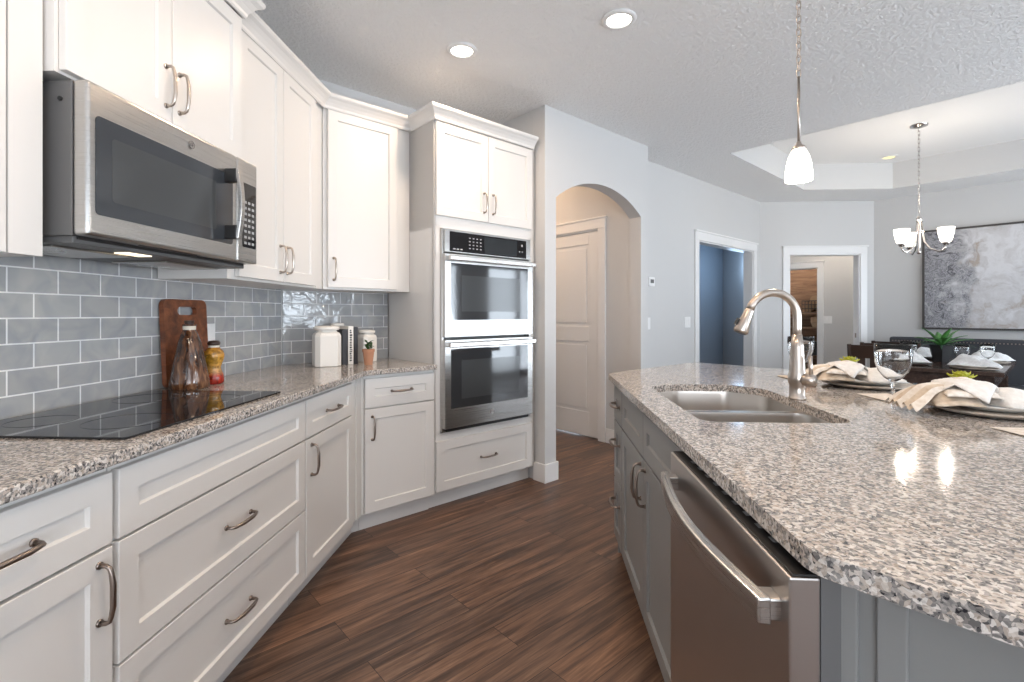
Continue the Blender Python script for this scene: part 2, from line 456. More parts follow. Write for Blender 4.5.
md = o.modifiers.new('t', 'SOLIDIFY'); md.thickness = 0.02; md.offset = 0
cx = sum(p[0] for p in TR) / 5; cy = sum(p[1] for p in TR) / 5
tb = MB().prism([(cx + (x - cx) * 1.02, cy + (y - cy) * 1.02) for x, y in TR], 3.05, 3.08)
struct(link('ceiling_tray', tb, M['ceilingsmooth']), 'smooth white raised centre of the tray ceiling', 'ceiling')

wall('wall_left', 'left kitchen wall behind the cooktop run', (-1.59, -2.6), D(90), rect(5.52))
p = sw(1.0, -3.19)
wall('wall_angled', 'angled kitchen wall behind the wall oven', sw(0.94, -3.19), D(45), rect(1.65))
wall('wall_return', 'short return wall beside the oven tower', sw(2.539, -2.612), D(135), [(0, 0), (0.60, 0), (0.60, 2.74), (0, 2.74)], -0.116)
# arch wall
L = 3.867 - 2.539; x0, x1 = 2.655 - 2.539, 3.756 - 2.539
spring, rise = 2.088, 0.185
half = (x1 - x0) / 2; Rr = (half * half + rise * rise) / (2 * rise); cxm = (x0 + x1) / 2; cz = spring + rise - Rr
arc = []
a0 = math.asin(half / Rr)
for i in range(25):
    t = -a0 + 2 * a0 * i / 24
    arc.append((cxm + Rr * math.sin(t), cz + Rr * math.cos(t)))
outline = [(0, 0), (x0, 0)] + arc + [(x1, 0), (L, 0), (L, 2.74), (0, 2.74)]
# quads keep the arch clean
mb = MB()
def arch_side(y):
    return [mb.v((x, y, z)) for x, z in arc], [mb.v((x, y, 2.74)) for x, z in arc]
fa, ta = arch_side(0); fb, tb2 = arch_side(0.12)
for i in range(24):
    mb.f([fa[i], fa[i + 1], ta[i + 1], ta[i]]); mb.f([fb[i + 1], fb[i], tb2[i], tb2[i + 1]])
    mb.f([fa[i], fb[i], fb[i + 1], fa[i + 1]]); mb.f([ta[i], ta[i + 1], tb2[i + 1], tb2[i]])
mb.box(0, x0, 0, 0.12, 0, 2.74); mb.box(x1, L, 0, 0.12, 0, 2.74)
p = sw(2.539, -2.491)
struct(at(link('wall_arch', mb, M['wall']), (p[0], p[1], 0), D(45)), 'pale gray wall with the arched hallway opening', 'wall')
# hallway behind the arch
wall('wall_hall_right', 'hallway wall holding the white two panel door', sw(3.78, -2.61), D(135),
     [(0, 0), (0.368, 0), (0.368, 2.05), (1.13, 2.05), (1.13, 0), (2.6, 0), (2.6, 2.74), (0, 2.74)], -0.087)
wall('wall_hall_left', 'left wall of the hallway', sw(2.655, -3.212), D(135), rect(2.0), 0.1)
wall('wall_hall_back', 'end wall of the hallway', sw(2.4, -5.2), D(45), rect(1.6), 0.1)
# wall with the wide cased opening
p = sw(3.867, -2.724)
wall('wall_side', 'pale blue gray wall with the wide cased opening', p, D(45), with_door(6.955 - 3.867, 5.23 - 3.867, 6.705 - 3.867, 2.065))
wall('wall_far', 'far wall with the cased doorway', (2.96, 6.83), 0, with_door(1.55, 0.40, 1.32, 2.035))
wall('wall_dining', 'dining room wall behind the abstract painting', (4.45, 6.84), D(-45), rect(5.55))
# window wall of the dining room (patio door + window) and walls behind the camera
def window_wall(name, label, p0, rz, L, holes, m='wall'):
    mb = MB(); xs = 0
    for (x0, x1, z0, z1) in holes:
        mb.box(xs, x0, 0, 0.14, 0, 2.74)
        if z0 > 0: mb.box(x0, x1, 0, 0.14, 0, z0)
        mb.box(x0, x1, 0, 0.14, z1, 2.74); xs = x1
    mb.box(xs, L, 0, 0.14, 0, 2.74)
    return struct(at(link(name, mb, M[m]), (p0[0], p0[1], 0), rz), label, 'wall')
wc = [0]
def window(p0, rz, x0, x1, z0, z1, nx=1, label='white framed window'):
    wc[0] += 1
    e = bpy.data.objects.new('window_%d' % wc[0], None); col.objects.link(e); at(e, (p0[0], p0[1], 0), rz)
    struct(e, label, 'window')
    fr = MB(); t = 0.05
    fr.box(x0, x0 + t, 0.03, 0.10, z0, z1).box(x1 - t, x1, 0.03, 0.10, z0, z1).box(x0, x1, 0.03, 0.10, z0, z0 + t).box(x0, x1, 0.03, 0.10, z1 - t, z1)
    for i in range(1, nx):
        xm = x0 + (x1 - x0) * i / nx; fr.box(xm - 0.035, xm + 0.035, 0.03, 0.10, z0, z1)
    link('window_frame', fr, M['trim'], e)
    link('pane', MB().box(x0 + t, x1 - t, 0.062, 0.066, z0 + t, z1 - t), M['thinpane'], e)
pw = sw(7.97, 2.2)
window_wall('wall_patio', 'dining room wall with patio door and window', pw, D(-135), 4.1, [(0.45, 2.1, 0.05, 2.15), (2.75, 3.75, 0.8, 2.15)])
window(pw, D(-135), 0.45, 2.1, 0.05, 2.15, 2, 'white framed glass patio door'); window(pw, D(-135), 2.75, 3.75, 0.8, 2.15, 1, 'white framed dining window')
pr = sw(3.9, 2.2)
window_wall('wall_right', 'right wall beyond the island', (pr[0], pr[1]), D(-90), pr[1] + 2.6, [(0.8, 3.0, 0.8, 2.2)])
window(pr, D(-90), 0.8, 3.0, 0.8, 2.2, 2, 'white framed side window')
window_wall('wall_rear', 'wall behind the viewpoint', (4.5, -2.5), D(180), 6.1, [(2.0, 5.2, 0.7, 2.2)])
window((4.5, -2.5), D(180), 2.0, 5.2, 0.7, 2.2, 3, 'wide rear window, unseen, added for fill light')  # unseen window added so the fill has an opening
# room seen through the wide opening
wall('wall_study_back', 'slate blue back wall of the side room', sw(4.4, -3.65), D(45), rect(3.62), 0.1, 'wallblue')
wall('wall_study_side', 'side wall of the side room, brighter light painted into its blue', sw(8.0, -3.66), D(-45), rect(0.72), 0.1, 'bluelight')
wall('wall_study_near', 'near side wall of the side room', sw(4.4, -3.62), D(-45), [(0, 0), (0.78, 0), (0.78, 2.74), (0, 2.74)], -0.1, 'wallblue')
# hall beyond the far doorway, with the pantry opening
p = sw(9.12, -4.0)
wall('wall_pantry', 'gray wall with the cased pantry opening', p, D(-45), with_door(4.2, 0.42, 1.33, 2.0), 0.1)
wall('wall_far_left', 'left wall of the far hall', (3.05, 6.96), D(90), rect(3.0), 0.1)
wall('wall_far_right', 'right wall of the far hall', (6.3, 8.6), D(-90), rect(1.9), 0.1)
wall('wall_plank', 'rustic brown plank wall inside the pantry', sw(10.3, -4.6), D(-45), rect(3.4), 0.08, 'rustic')

# casings, doors, baseboards
tc_ = [1]
def casing(p0, rz, x0, x1, top, label, wd=0.085, depth=0.018, left=True, jamb=0.12):
    tc_[0] += 1
    mb = MB()
    mb.box(x0 - wd, x0, -depth, 0, 0, top); mb.box(x1, x1 + wd, -depth, 0, 0, top)
    mb.box(x0 - wd, x1 + wd, -depth - 0.003, 0, top, top + wd + 0.01)
    mb.box(x0 - wd - 0.014, x1 + wd + 0.014, -depth - 0.016, 0, top + wd + 0.008, top + wd + 0.026)
    if jamb:
        mb.box(x0 - 0.002, x0 + 0.014, -0.001, jamb, 0, top); mb.box(x1 - 0.014, x1 + 0.002, -0.001, jamb, 0, top); mb.box(x0, x1, -0.001, jamb, top - 0.014, top + 0.002)
    return struct(at(link('trim_%d' % tc_[0], mb, M['trim'], bevel=0.002), (p0[0], p0[1], 0), rz), label, 'trim')
casing(sw(3.867, -2.724), D(45), 5.23 - 3.867, 6.705 - 3.867, 2.055, 'white casing around the wide opening in the side wall')
casing((3.0, 6.83), 0, 0.36, 1.28, 2.03, 'white casing around the far doorway')
casing(sw(9.12, -4.0), D(-45), 0.42, 1.33, 1.99, 'white casing around the pantry opening')
# hallway door: local frame runs from the arch back into the hall, facing the camera side
hp = sw(3.78, -2.61)
class _: pass
def hall_casing():
    mb = MB(); wd = 0.085
    x0, x1 = 0.368, 1.13
    mb.box(x0 - wd, x0, 0, 0.018, 0, 2.05); mb.box(x1, x1 + wd, 0, 0.018, 0, 2.05)
    mb.box(x0 - wd, x1 + wd, 0, 0.021, 2.05, 2.145); mb.box(x0 - wd - 0.014, x1 + wd + 0.014, 0, 0.034, 2.143, 2.161)
    mb.box(x0 - 0.002, x0 + 0.014, -0.087, 0.001, 0, 2.05); mb.box(x1 - 0.014, x1, -0.087, 0.001, 0, 2.05); mb.box(x0, x1, -0.087, 0.001, 2.036, 2.05)
    struct(at(link('trim_5', mb, M['trim'], bevel=0.002), (hp[0], hp[1], 0), D(135)), 'white casing around the hallway door', 'trim')
hall_casing()
def panel_door():
    e = bpy.data.objects.new('door_1', None); col.objects.link(e); at(e, (hp[0], hp[1], 0), D(135))
    struct(e, 'white two panel hallway door', 'door')
    x0, x1, z0, z1 = 0.385, 1.113, 0.012, 2.034
    # raised two-panel face on local +y
    mb = MB(); y1 = -0.012; y0 = -0.05
    xs = [x0, x0 + 0.12, x1 - 0.12, x1]; zs = [z0, z0 + 0.24, 0.95, 1.10, z1 - 0.12, z1]
    mb.box(x0, x1, y0, y1 - 0.012, z0, z1)
    mb.box(xs[0], xs[1], y1 - 0.012, y1, z0, z1); mb.box(xs[2], xs[3], y1 - 0.012, y1, z0, z1)
    for a_, b_ in ((z0, zs[1]), (zs[2], zs[3]), (zs[4], z1)): mb.box(xs[1], xs[2], y1 - 0.012, y1, a_, b_)
    for a_, b_ in ((zs[1], zs[2]), (zs[3], zs[4])): mb.box(xs[1] + 0.035, xs[2] - 0.035, y1 - 0.012, y1 - 0.004, a_ + 0.035, b_ - 0.035)
    link('door_panel', mb, M['trim'], e, bevel=0.003)
    h = MB(); h.T = Matrix.Translation((1.055, y1, 0.93)) @ Matrix.Rotation(-PI / 2, 4, 'X')
    h.lathe([(0, 0), (0.032, 0), (0.032, 0.006), (0.012, 0.01), (0.011, 0.03), (0.026, 0.04), (0.03, 0.052), (0.024, 0.064), (0, 0.068)], n=20)
    link('door_knob', h, M['nickel_dark'], e, smooth=True)
    for z in (0.25, 1.05, 1.82):
        link('hinge', MB().box(0.368, 0.385, -0.014, -0.006, z - 0.045, z + 0.045).tube([(0.378, -0.004, z - 0.048), (0.378, -0.004, z + 0.048)], 0.006, 8), M['nickel'], e)
panel_door()
bb = [0]
def baseboard(side, p0, rz, L, h=0.115, y=-1):
    mb = MB().box(0, L, -0.014 if y < 0 else 0, 0 if y < 0 else 0.014, 0, h)
    return struct(at(link('baseboard_' + side, mb, M['trim'], bevel=0.003), (p0[0], p0[1], 0), rz), 'white baseboard along the ' + side.replace('_', ' '), 'baseboard')
# column foot is wrapped on three sides
mb = MB()
q = [sw(2.539 - 0.014, -2.60), sw(2.539 - 0.014, -2.491 + 0.014), sw(2.655 + 0.014, -2.491 + 0.014), sw(2.655 + 0.014, -2.625), sw(2.655, -2.625), sw(2.655, -2.491), sw(2.539, -2.491), sw(2.539, -2.60)]
mb.prism(q, 0, 0.135)
struct(link('baseboard_column', mb, M['trim'], bevel=0.003), 'white baseboard wrapped around the column beside the arch', 'baseboard')
p = sw(3.756, -2.491); baseboard('arch', p, D(45), 0.111)
p = sw(3.88, -2.724); baseboard('side_wall', p, D(45), 1.26)
mb = MB().box(0, 0.28, 0, 0.014, 0, 0.135)
struct(at(link('baseboard_hall', mb, M['trim'], bevel=0.003), (hp[0], hp[1], 0), D(135)), 'white baseboard in the hallway by the door', 'baseboard')
baseboard('dining_wall', (4.49, 6.80), D(-45), 5.4)
baseboard('far_wall', (4.37, 6.83), 0, 0.12)
p = sw(9.12, -4.0); baseboard('pantry_wall', (p[0] + 1.43 / R2, p[1] - 1.43 / R2), D(-45), 2.5)

# backsplash tile panels (local x along wall, z up from the counter)
def splash(name, label, p0, rz, L, off, hh=0.469):
    mb = MB().box(-off, L - off, -0.008, 0, 0.013, hh)
    o = at(link(name, mb, M['tile']), (p0[0] + off * math.cos(rz), p0[1] + off * math.sin(rz), 0.901), rz)
    return struct(o, label, 'backsplash')
splash('trim_6', 'glossy gray subway tile backsplash behind the cooktop', (-1.59, -1.2), D(90), 4.11, 2.722, 0.55)
ps = sw((-1.59 + 2.92) / R2 + 0.01, -3.19)
splash('trim_7', 'glossy gray subway tile backsplash on the angled wall', ps, D(45), 1.655 - ((-1.59 + 2.92) / R2 + 0.01), 0.05)

# ------------------------------------------------------------------ cabinets
def shaker(w, h, rail=0.057, t=0.02, rec=0.009, bev=0.004, rail_h=None):
    mb = MB(); rh = rail_h or rail
    def ring(x0, x1, z0, z1, y): return [mb.v((x0, y, z0)), mb.v((x1, y, z0)), mb.v((x1, y, z1)), mb.v((x0, y, z1))]
    e_ = 0.0015
    a = ring(0, w, 0, h, t); b = ring(0, w, 0, h, e_); b2 = ring(e_, w - e_, e_, h - e_, 0)
    c = ring(rail, w - rail, rh, h - rh, 0); d = ring(rail + bev, w - rail - bev, rh + bev, h - rh - bev, rec)
    for p_, q_ in ((a, b), (b, b2), (b2, c), (c, d)):
        for i in range(4): mb.f([p_[i], p_[(i + 1) % 4], q_[(i + 1) % 4], q_[i]])
    mb.f(d); mb.f(a[::-1])
    return mb
def pull_mesh(L=0.128):
    mb = MB(); h = L / 2
    pts = [(-h, 0, 0), (-h, -0.018, 0), (-h + 0.005, -0.026, 0), (-h + 0.016, -0.0295, 0), (-h * 0.4, -0.0335, 0), (h * 0.4, -0.0335, 0), (h - 0.016, -0.0295, 0), (h - 0.005, -0.026, 0), (h, -0.018, 0), (h, 0, 0)]
    mb.tube(pts, [0.0062, 0.005, 0.005, 0.005, 0.0062, 0.0062, 0.005, 0.005, 0.005, 0.0062], 8)
    for s in (-h, h): mb.tube([(s, 0, 0), (s, -0.004, 0)], 0.0085, 10)
    me = bpy.data.meshes.new('handle'); bmesh.ops.recalc_face_normals(mb.bm, faces=mb.bm.faces); mb.bm.to_mesh(me); mb.bm.free()
    for p_ in me.polygons: p_.use_smooth = True
    return me
PULL = pull_mesh(); PULL.materials.append(M['nickel'])
PULLD = PULL.copy(); PULLD.materials.clear(); PULLD.materials.append(M['nickel_dark'])
def handle(parent, x, z, vert, me=None):
    o = bpy.data.objects.new('handle', me or PULL); col.objects.link(o); o.parent = parent
    o.location = (x, 0, z)
    if vert: o.rotation_euler = (0, D(90), 0)
    return o
def front(parent, kind, x0, x1, z0, z1, hs=None, m='white', me=None, rail=0.057, rail_h=None, y=0):
    o = link(kind, MB().box(0, x1 - x0, 0, 0.02, 0, z1 - z0) if kind == 'side_stile' else shaker(x1 - x0, z1 - z0, rail=rail, rail_h=rail_h), M[m], parent)
    o.location = (x0, y, z0)
    if hs: handle(o, hs[0] - x0, hs[1] - z0, hs[2] == 'v', me)
    return o
def cabinet(name, label, cat, loc, rz, w, depth, z0, z1, fronts, m='white', toe=True, me=None, body_front=0.022, group=None, extra_left=0, y0=0):
    e = thing(name, label, cat, (loc[0], loc[1], 0), rz, group)
    mb = MB().box(0 - extra_left, w, body_front, depth, z0, z1)
    link('body', mb, M[m], e)
    if toe: link('toe_kick', MB().box(0 - extra_left, w, 0.075, depth - 0.02, 0, z0 + 0.002), M[m], e)
    for f_ in fronts: front(e, *f_, m=m, me=me)
    return e
RO = D(90)
# left run: local x = +Y, faces at X = -0.98
XF = -0.98; DEP = 0.605
def left(y): return (XF, y)
cabinet('base_cabinet', 'white base cabinet with one drawer over a door, nearest the camera on the left', 'cabinet', left(0.46), RO, 0.617, DEP, 0.105, 0.883,
        [('drawer', 0.004, 0.611, 0.70, 0.862, (0.37, 0.781, 'h')), ('door', 0.004, 0.611, 0.112, 0.692, (0.575, 0.60, 'v'))], me=PULLD)
cabinet('base_cabinet', 'white base cabinet mostly out of view at the lower left edge', 'cabinet', left(-0.3), RO, 0.757, DEP, 0.105, 0.883,
        [('drawer', 0.004, 0.752, 0.70, 0.862, (0.37, 0.781, 'h')), ('door', 0.004, 0.376, 0.112, 0.692, (0.34, 0.60, 'v')), ('door', 0.38, 0.752, 0.112, 0.692, (0.42, 0.60, 'v'))])
cabinet('drawer_cabinet', 'wide white three drawer cabinet under the black cooktop', 'cabinet', left(1.08), RO, 0.92, DEP, 0.105, 0.883,
        [('drawer', 0.008, 0.915, 0.70, 0.862, None), ('drawer', 0.008, 0.915, 0.408, 0.693, (0.4615, 0.555, 'h')), ('drawer', 0.008, 0.915, 0.112, 0.401, (0.4615, 0.262, 'h'))], me=PULLD)
YC = XF + 2.57 * R2     # bend of the door-face line
c = cabinet('base_cabinet', 'narrow white base cabinet with drawer and door right of the wide drawers', 'cabinet', left(2.003), RO, 0.60, DEP, 0.105, 0.883,
        [('drawer', 0.004, 0.515, 0.70, 0.862, (0.26, 0.781, 'h')), ('door', 0.004, 0.515, 0.112, 0.692, (0.045, 0.60, 'v'))], me=PULLD)
# 45 degree run: local x = e1, faces at w = -2.57
WF = -2.57
def ang(s, w=WF): return sw(s, w)
cabinet('base_cabinet', 'white angled base cabinet between the corner and the oven tower', 'cabinet', ang(1.196), D(45), 0.458, DEP, 0.105, 0.883,
        [('drawer', 0.004, 0.454, 0.70, 0.862, (0.23, 0.781, 'h')), ('door', 0.004, 0.454, 0.112, 0.692, (0.045, 0.585, 'v'))], me=PULLD)
# corner filler + its toe kick between the two runs
sB = (XF + YC) / R2
e = thing('corner_filler', 'plain white filler panel at the bend of the base cabinets', 'cabinet', (0, 0, 0))
off = 0.012
mb = MB(); mb.prism([(XF - off, 2.604), (XF - off, XF + 2.582 * R2 - 0.0), sw(1.194, WF - off), sw(1.194, WF - 0.3), (XF - 0.3, 2.604)], 0.105, 0.883)
link('panel', mb, M['white'], e)
mb = MB(); mb.prism([(XF - 0.075, 2.604), (XF - 0.075, XF - 0.075 + 2.645 * R2), sw(1.194, WF - 0.075), sw(1.194, WF - 0.3), (XF - 0.3, 2.604)], 0.0, 0.106)
link('toe_kick', mb, M['white'], e)

# oven tower
T0, T1 = 1.657, 2.53
e = thing('oven_tower', 'tall white cabinet tower around the double wall oven', 'cabinet', (*ang(T0), 0), D(45))
tw = T1 - T0; dp = 0.615
mb = MB()
mb.box(0, 0.018, 0.02, dp, 0.105, 2.44).box(tw - 0.018, tw, 0.02, dp, 0.105, 2.44)
mb.box(0, tw, 0.02, dp, 0.105, 0.478).box(0, tw, 0.02, dp, 1.764, 2.44).box(0, tw, dp - 0.02, dp, 0.1, 2.44)
mb.box(0, 0.047, 0.02, 0.04, 0.47, 1.78).box(tw - 0.062, tw, 0.02, 0.04, 0.47, 1.78)
link('body', mb, M['white'], e, bevel=0.001)
link('toe_kick', MB().box(0, tw, 0.085, dp - 0.02, 0, 0.106), M['white'], e)
front(e, 'drawer', 0.01, 0.832, 0.118, 0.43, (0.42, 0.275, 'h'), me=PULLD)
front(e, 'door', 0.01, 0.419, 1.84, 2.418, (0.382, 1.965, 'v'), me=PULL)
front(e, 'door', 0.423, 0.832, 1.84, 2.418, (0.46, 1.965, 'v'), me=PULL)

# wall (upper) cabinets
XU = -1.26; UD = 0.318
RU = D(90)
UZ0, UZ1 = 1.37, 2.43
cabinet('wall_cabinet', 'white wall cabinet cut by the left edge, left of the microwave', 'cabinet', (XU, 0.35), RU, 0.822, UD, UZ0, 2.44,
        [('door', 0.004, 0.378, UZ0, UZ1, (0.34, 1.49, 'v')), ('door', 0.382, 0.738, UZ0, UZ1, (0.42, 1.49, 'v')), ('side_stile', 0.742, 0.822, UZ0, UZ1, None)], toe=False)
cabinet('wall_cabinet', 'deeper white wall cabinet directly above the microwave', 'cabinet', (-1.215, 1.18), RU, 0.755, UD + 0.043, 1.845, 2.44,
        [('door', 0.01, 0.372, 1.852, UZ1, (0.345, 1.965, 'v')), ('door', 0.376, 0.752, 1.852, UZ1, (0.405, 1.965, 'v'))], toe=False)
YU = XU + 2.86 * R2
cabinet('wall_cabinet', 'tall white two door wall cabinet right of the microwave', 'cabinet', (XU, 1.937), RU, 0.79, UD, UZ0, 2.44,
        [('door', 0.05, 0.402, UZ0 + 0.012, UZ1, (0.372, 1.49, 'v')), ('door', 0.406, 0.752, UZ0 + 0.012, UZ1, (0.436, 1.49, 'v'))], toe=False)
su = (XU + YU) / R2
cabinet('wall_cabinet', 'white angled corner wall cabinet beside the oven tower', 'cabinet', sw(su + 0.006, -2.86), D(45), T0 - su - 0.008, UD, UZ0, 2.44,
        [('door', 0.022, 0.472, UZ0 + 0.012, UZ1, (0.055, 1.49, 'v'))], toe=False)
mb = MB(); mb.prism([(XU - 0.02, 2.729), (XU - 0.02, XU + 2.88 * R2 - 0.0), sw(su + 0.004, -2.88), sw(su + 0.004, -3.15), (XU - 0.3, 2.729)], UZ0, 2.44)
tag(link('wall_cabinet_filler', mb, M['white']), 'narrow white filler at the bend of the wall cabinets', 'cabinet')

# crown mouldings swept with mitred corners: path in plan, room on the right-hand side
CP = [(0.0, 2.425), (0.006, 2.425), (0.010, 2.432), (0.012, 2.442), (0.022, 2.458), (0.036, 2.474), (0.050, 2.484), (0.054, 2.492), (0.054, 2.503), (0.0, 2.503)]
def crown(name, label, path, dz=0, sc=1.0):
    mb = MB(); n = len(path); P_ = [Vector(p_) for p_ in path]
    rings = []
    for i in range(n):
        d0 = (P_[i] - P_[i - 1]).normalized() if i > 0 else None
        d1 = (P_[i + 1] - P_[i]).normalized() if i < n - 1 else None
        if d0 is None: d0 = d1
        if d1 is None: d1 = d0
        n0 = Vector((d0.y, -d0.x)); n1 = Vector((d1.y, -d1.x))
        m_ = (n0 + n1); m_ = m_ / (1 + n0.dot(n1))
        rings.append([mb.v((P_[i].x + m_.x * o_ * sc, P_[i].y + m_.y * o_ * sc, 2.425 + (z_ - 2.425) * sc + dz)) for o_, z_ in CP])
    k = len(CP)
    for i in range(n - 1):
        for j in range(k): mb.f([rings[i][j], rings[i][(j + 1) % k], rings[i + 1][(j + 1) % k], rings[i + 1][j]])
    mb.f(rings[0][::-1]); mb.f(rings[-1])
    return tag(link(name, mb, M['white']), label, 'moulding')
crown('crown_moulding', 'white crown moulding over the wall cabinets from microwave to oven tower', [(XU, 1.94), (XU, YU), sw(T0 - 0.002, -2.86)])
crown('crown_moulding', 'white crown moulding with returns around the cabinet above the microwave', [(-1.58, 1.178), (-1.215, 1.178), (-1.215, 1.94), (-1.45, 1.94)], dz=0.012, sc=1.12)
crown('crown_moulding', 'white crown moulding over the near left wall cabinet', [(XU, 0.3), (XU, 1.10)])
crown('crown_moulding', 'white crown moulding across the top of the oven tower', [sw(T0 - 0.001, -3.16), sw(T0 - 0.001, WF), sw(T1 - 0.03, WF)])

# left countertop
def rounded(poly, r_map, n=8):
    out = []; m_ = len(poly)
    for i, p_ in enumerate(poly):
        r = r_map.get(i, 0)
        if not r: out.append(p_); continue
        P0, P1, P2 = Vector(poly[i - 1]), Vector(p_), Vector(poly[(i + 1) % m_])
        a_ = (P0 - P1).normalized(); b_ = (P2 - P1).normalized()
        half = a_.angle(b_) / 2; t = r / math.tan(half)
        A = P1 + a_ * t; B = P1 + b_ * t; C = P1 + (a_ + b_).normalized() * (r / math.sin(half))
        va = A - C; vb = B - C; th = va.angle(vb); sgn = 1 if va.x * vb.y - va.y * vb.x > 0 else -1
        for k in range(n + 1):
            an = sgn * th * k / n
            out.append((C.x + va.x * math.cos(an) - va.y * math.sin(an), C.y + va.x * math.sin(an) + va.y * math.cos(an)))
    return out
XCF = -0.952; WCF = -2.542
poly = [(-1.588, -0.5), (XCF, -0.5), (XCF, XCF - WCF * R2), sw(T0 - 0.002, WCF), sw(T0 - 0.002, -3.188), (-1.588, 2.915)]
poly = rounded(poly, {2: 0.08})
tag(link('countertop', MB().prism(poly, 0.884, 0.914), M['granite'], bevel=0.004), 'speckled granite countertop along the left and angled cabinets', 'countertop')

# ------------------------------------------------------------------ cooktop
e = thing('cooktop', 'black glass cooktop set in the left granite counter', 'cooktop', (0, 0, 0.9145))
link('glass_top', MB().prism(rounded([(-1.545, 1.146), (-1.016, 1.146), (-1.016, 1.875), (-1.545, 1.875)], {0: .012, 1: .012, 2: .012, 3: .012}, 4), 0, 0.006), M['blackglass'], e, bevel=0.0015)
for (x, y, r) in ((-1.41, 1.31, 0.08), (-1.17, 1.33, 0.105), (-1.41, 1.69, 0.105), (-1.17, 1.70, 0.08)):
    link('burner_ring', MB().torus((x, y, 0.0061), r, 0.0005, n=40, m=4), M['burner'], e)

# ------------------------------------------------------------------ microwave
def text_mesh(name, body, size, parent, m, loc, rot, extr=0.0005):
    cu = bpy.data.curves.new(name, 'FONT'); cu.body = body; cu.size = size; cu.align_x = 'CENTER'; cu.align_y = 'CENTER'; cu.extrude = extr
    o = bpy.data.objects.new(name, cu); col.objects.link(o)
    bpy.context.view_layer.update()
    me = bpy.data.meshes.new_from_object(o.evaluated_get(bpy.context.evaluated_depsgraph_get()))
    bpy.data.objects.remove(o); me.materials.clear(); me.materials.append(m)
    q = bpy.data.objects.new(name, me); col.objects.link(q); q.parent = parent; q.location = loc; q.rotation_euler = rot
    return q
def emblem(parent, x, z, y, r=0.014):
    mb = MB(); mb.T = Matrix.Translation((x, y, z)) @ Matrix.Rotation(PI / 2, 4, 'X')
    mb.lathe([(0, 0), (r, 0), (r, 0.002), (0, 0.002)], n=24)
    b_ = link('emblem', mb, M['chrome'], parent)
    mb = MB(); mb.torus((x, y - 0.002, z), r * 0.88, r * 0.07, 'y', 24, 6); link('ring', mb, M['darkplastic'], b_)
    text_mesh('lettering', 'GE', r * 1.15, b_, M['darkplastic'], (x, y - 0.0022, z), (D(90), 0, 0))
# local x = +Y world; y = toward wall; faces at X = -1.17
e = thing('microwave', 'stainless over-the-range microwave above the black cooktop', 'microwave', (-1.165, 1.198, 0), RO)
MW = 0.758; z0, z1 = 1.428, 1.832
mb = MB().box(0.002, MW - 0.002, 0.045, 0.40, z0, z1 - 0.002); link('case', mb, M['darkplastic'], e, bevel=0.003)
# side emboss
link('side_panel', MB().yprism([(0, 0)], 0, 0) if False else MB().box(-0.0005, 0.003, 0.17, 0.33, z0 + 0.05, z0 + 0.22), M['darkplastic'], e, bevel=0.0015)
link('screw', MB().tube([(-0.002, 0.075, z1 - 0.05), (0.003, 0.075, z1 - 0.05)], 0.006, 10), M['blackplastic'], e)
# door front: profile slightly curved on its left edge
def rrect(x0, x1, z0_, z1_, r=0.012, n=5):
    return rounded([(x0, z0_), (x1, z0_), (x1, z1_), (x0, z1_)], {0: r, 1: r, 2: r, 3: r}, n)
mb = MB().box(0, MW * 0.822, 0.0, 0.043, z0, z1); d_ = link('door', mb, M['steel'], e, bevel=0.01, segs=4)
link('window', MB().yprism(rrect(0.022, MW * 0.785, z0 + 0.058, z1 - 0.085), -0.002, 0.01), M['mwglass'], d_)
link('inner_window', MB().yprism(rrect(0.07, MW * 0.66, z0 + 0.10, z1 - 0.13, 0.01), -0.0026, 0), M['ovencavity'], d_)
# bowed handle
mb = MB(); hx = MW * 0.738
zz0, zz1 = z0 + 0.075, z1 - 0.07
hb = []
for i in range(13):
    t = i / 12; zz = zz0 + (zz1 - zz0) * t; bow = -0.048 - 0.014 * math.sin(PI * t)
    hb.append((hx, bow, zz))
for a_, b_ in zip(hb, hb[1:]):
    pass
ys = [p_[1] for p_ in hb]
vs_ = []
for (x_, y_, z_) in hb:
    vs_.append([mb.v((x_ - 0.013, y_ + 0.008, z_)), mb.v((x_ - 0.011, y_ - 0.004, z_)), mb.v((x_ + 0.011, y_ - 0.004, z_)), mb.v((x_ + 0.013, y_ + 0.008, z_))])
for a_, b_ in zip(vs_, vs_[1:]):
    for k in range(4): mb.f([a_[k], a_[(k + 1) % 4], b_[(k + 1) % 4], b_[k]])
mb.f(vs_[0]); mb.f(vs_[-1][::-1])
hd = link('handle', mb, M['steel'], d_, bevel=0.002)
link('bracket', MB().box(hx - 0.014, hx + 0.012, -0.046, 0, zz0 + 0.0, zz0 + 0.05), M['blackplastic'], hd, bevel=0.003)
link('bracket', MB().box(hx - 0.014, hx + 0.012, -0.046, 0, zz1 - 0.05, zz1), M['blackplastic'], hd, bevel=0.003)
cp = link('control_panel', MB().box(MW * 0.826, MW, 0.0, 0.043, z0, z1), M['steel'], e, bevel=0.006)
link('keypad', MB().yprism(rrect(MW * 0.868, MW * 0.985, z0 + 0.06, z1 - 0.09, 0.006), -0.0015, 0.004), M['blackglass'], cp)
kb = MB()
for r_ in range(8):
    for c_ in range(3):
        kb.box(MW * 0.880 + c_ * 0.025, MW * 0.880 + c_ * 0.025 + 0.015, -0.0025, -0.001, z0 + 0.072 + r_ * 0.023, z0 + 0.082 + r_ * 0.023)
link('keypad_print', kb, M['button'], cp)
emblem(e, 0.375, z1 - 0.043, -0.001, 0.014)
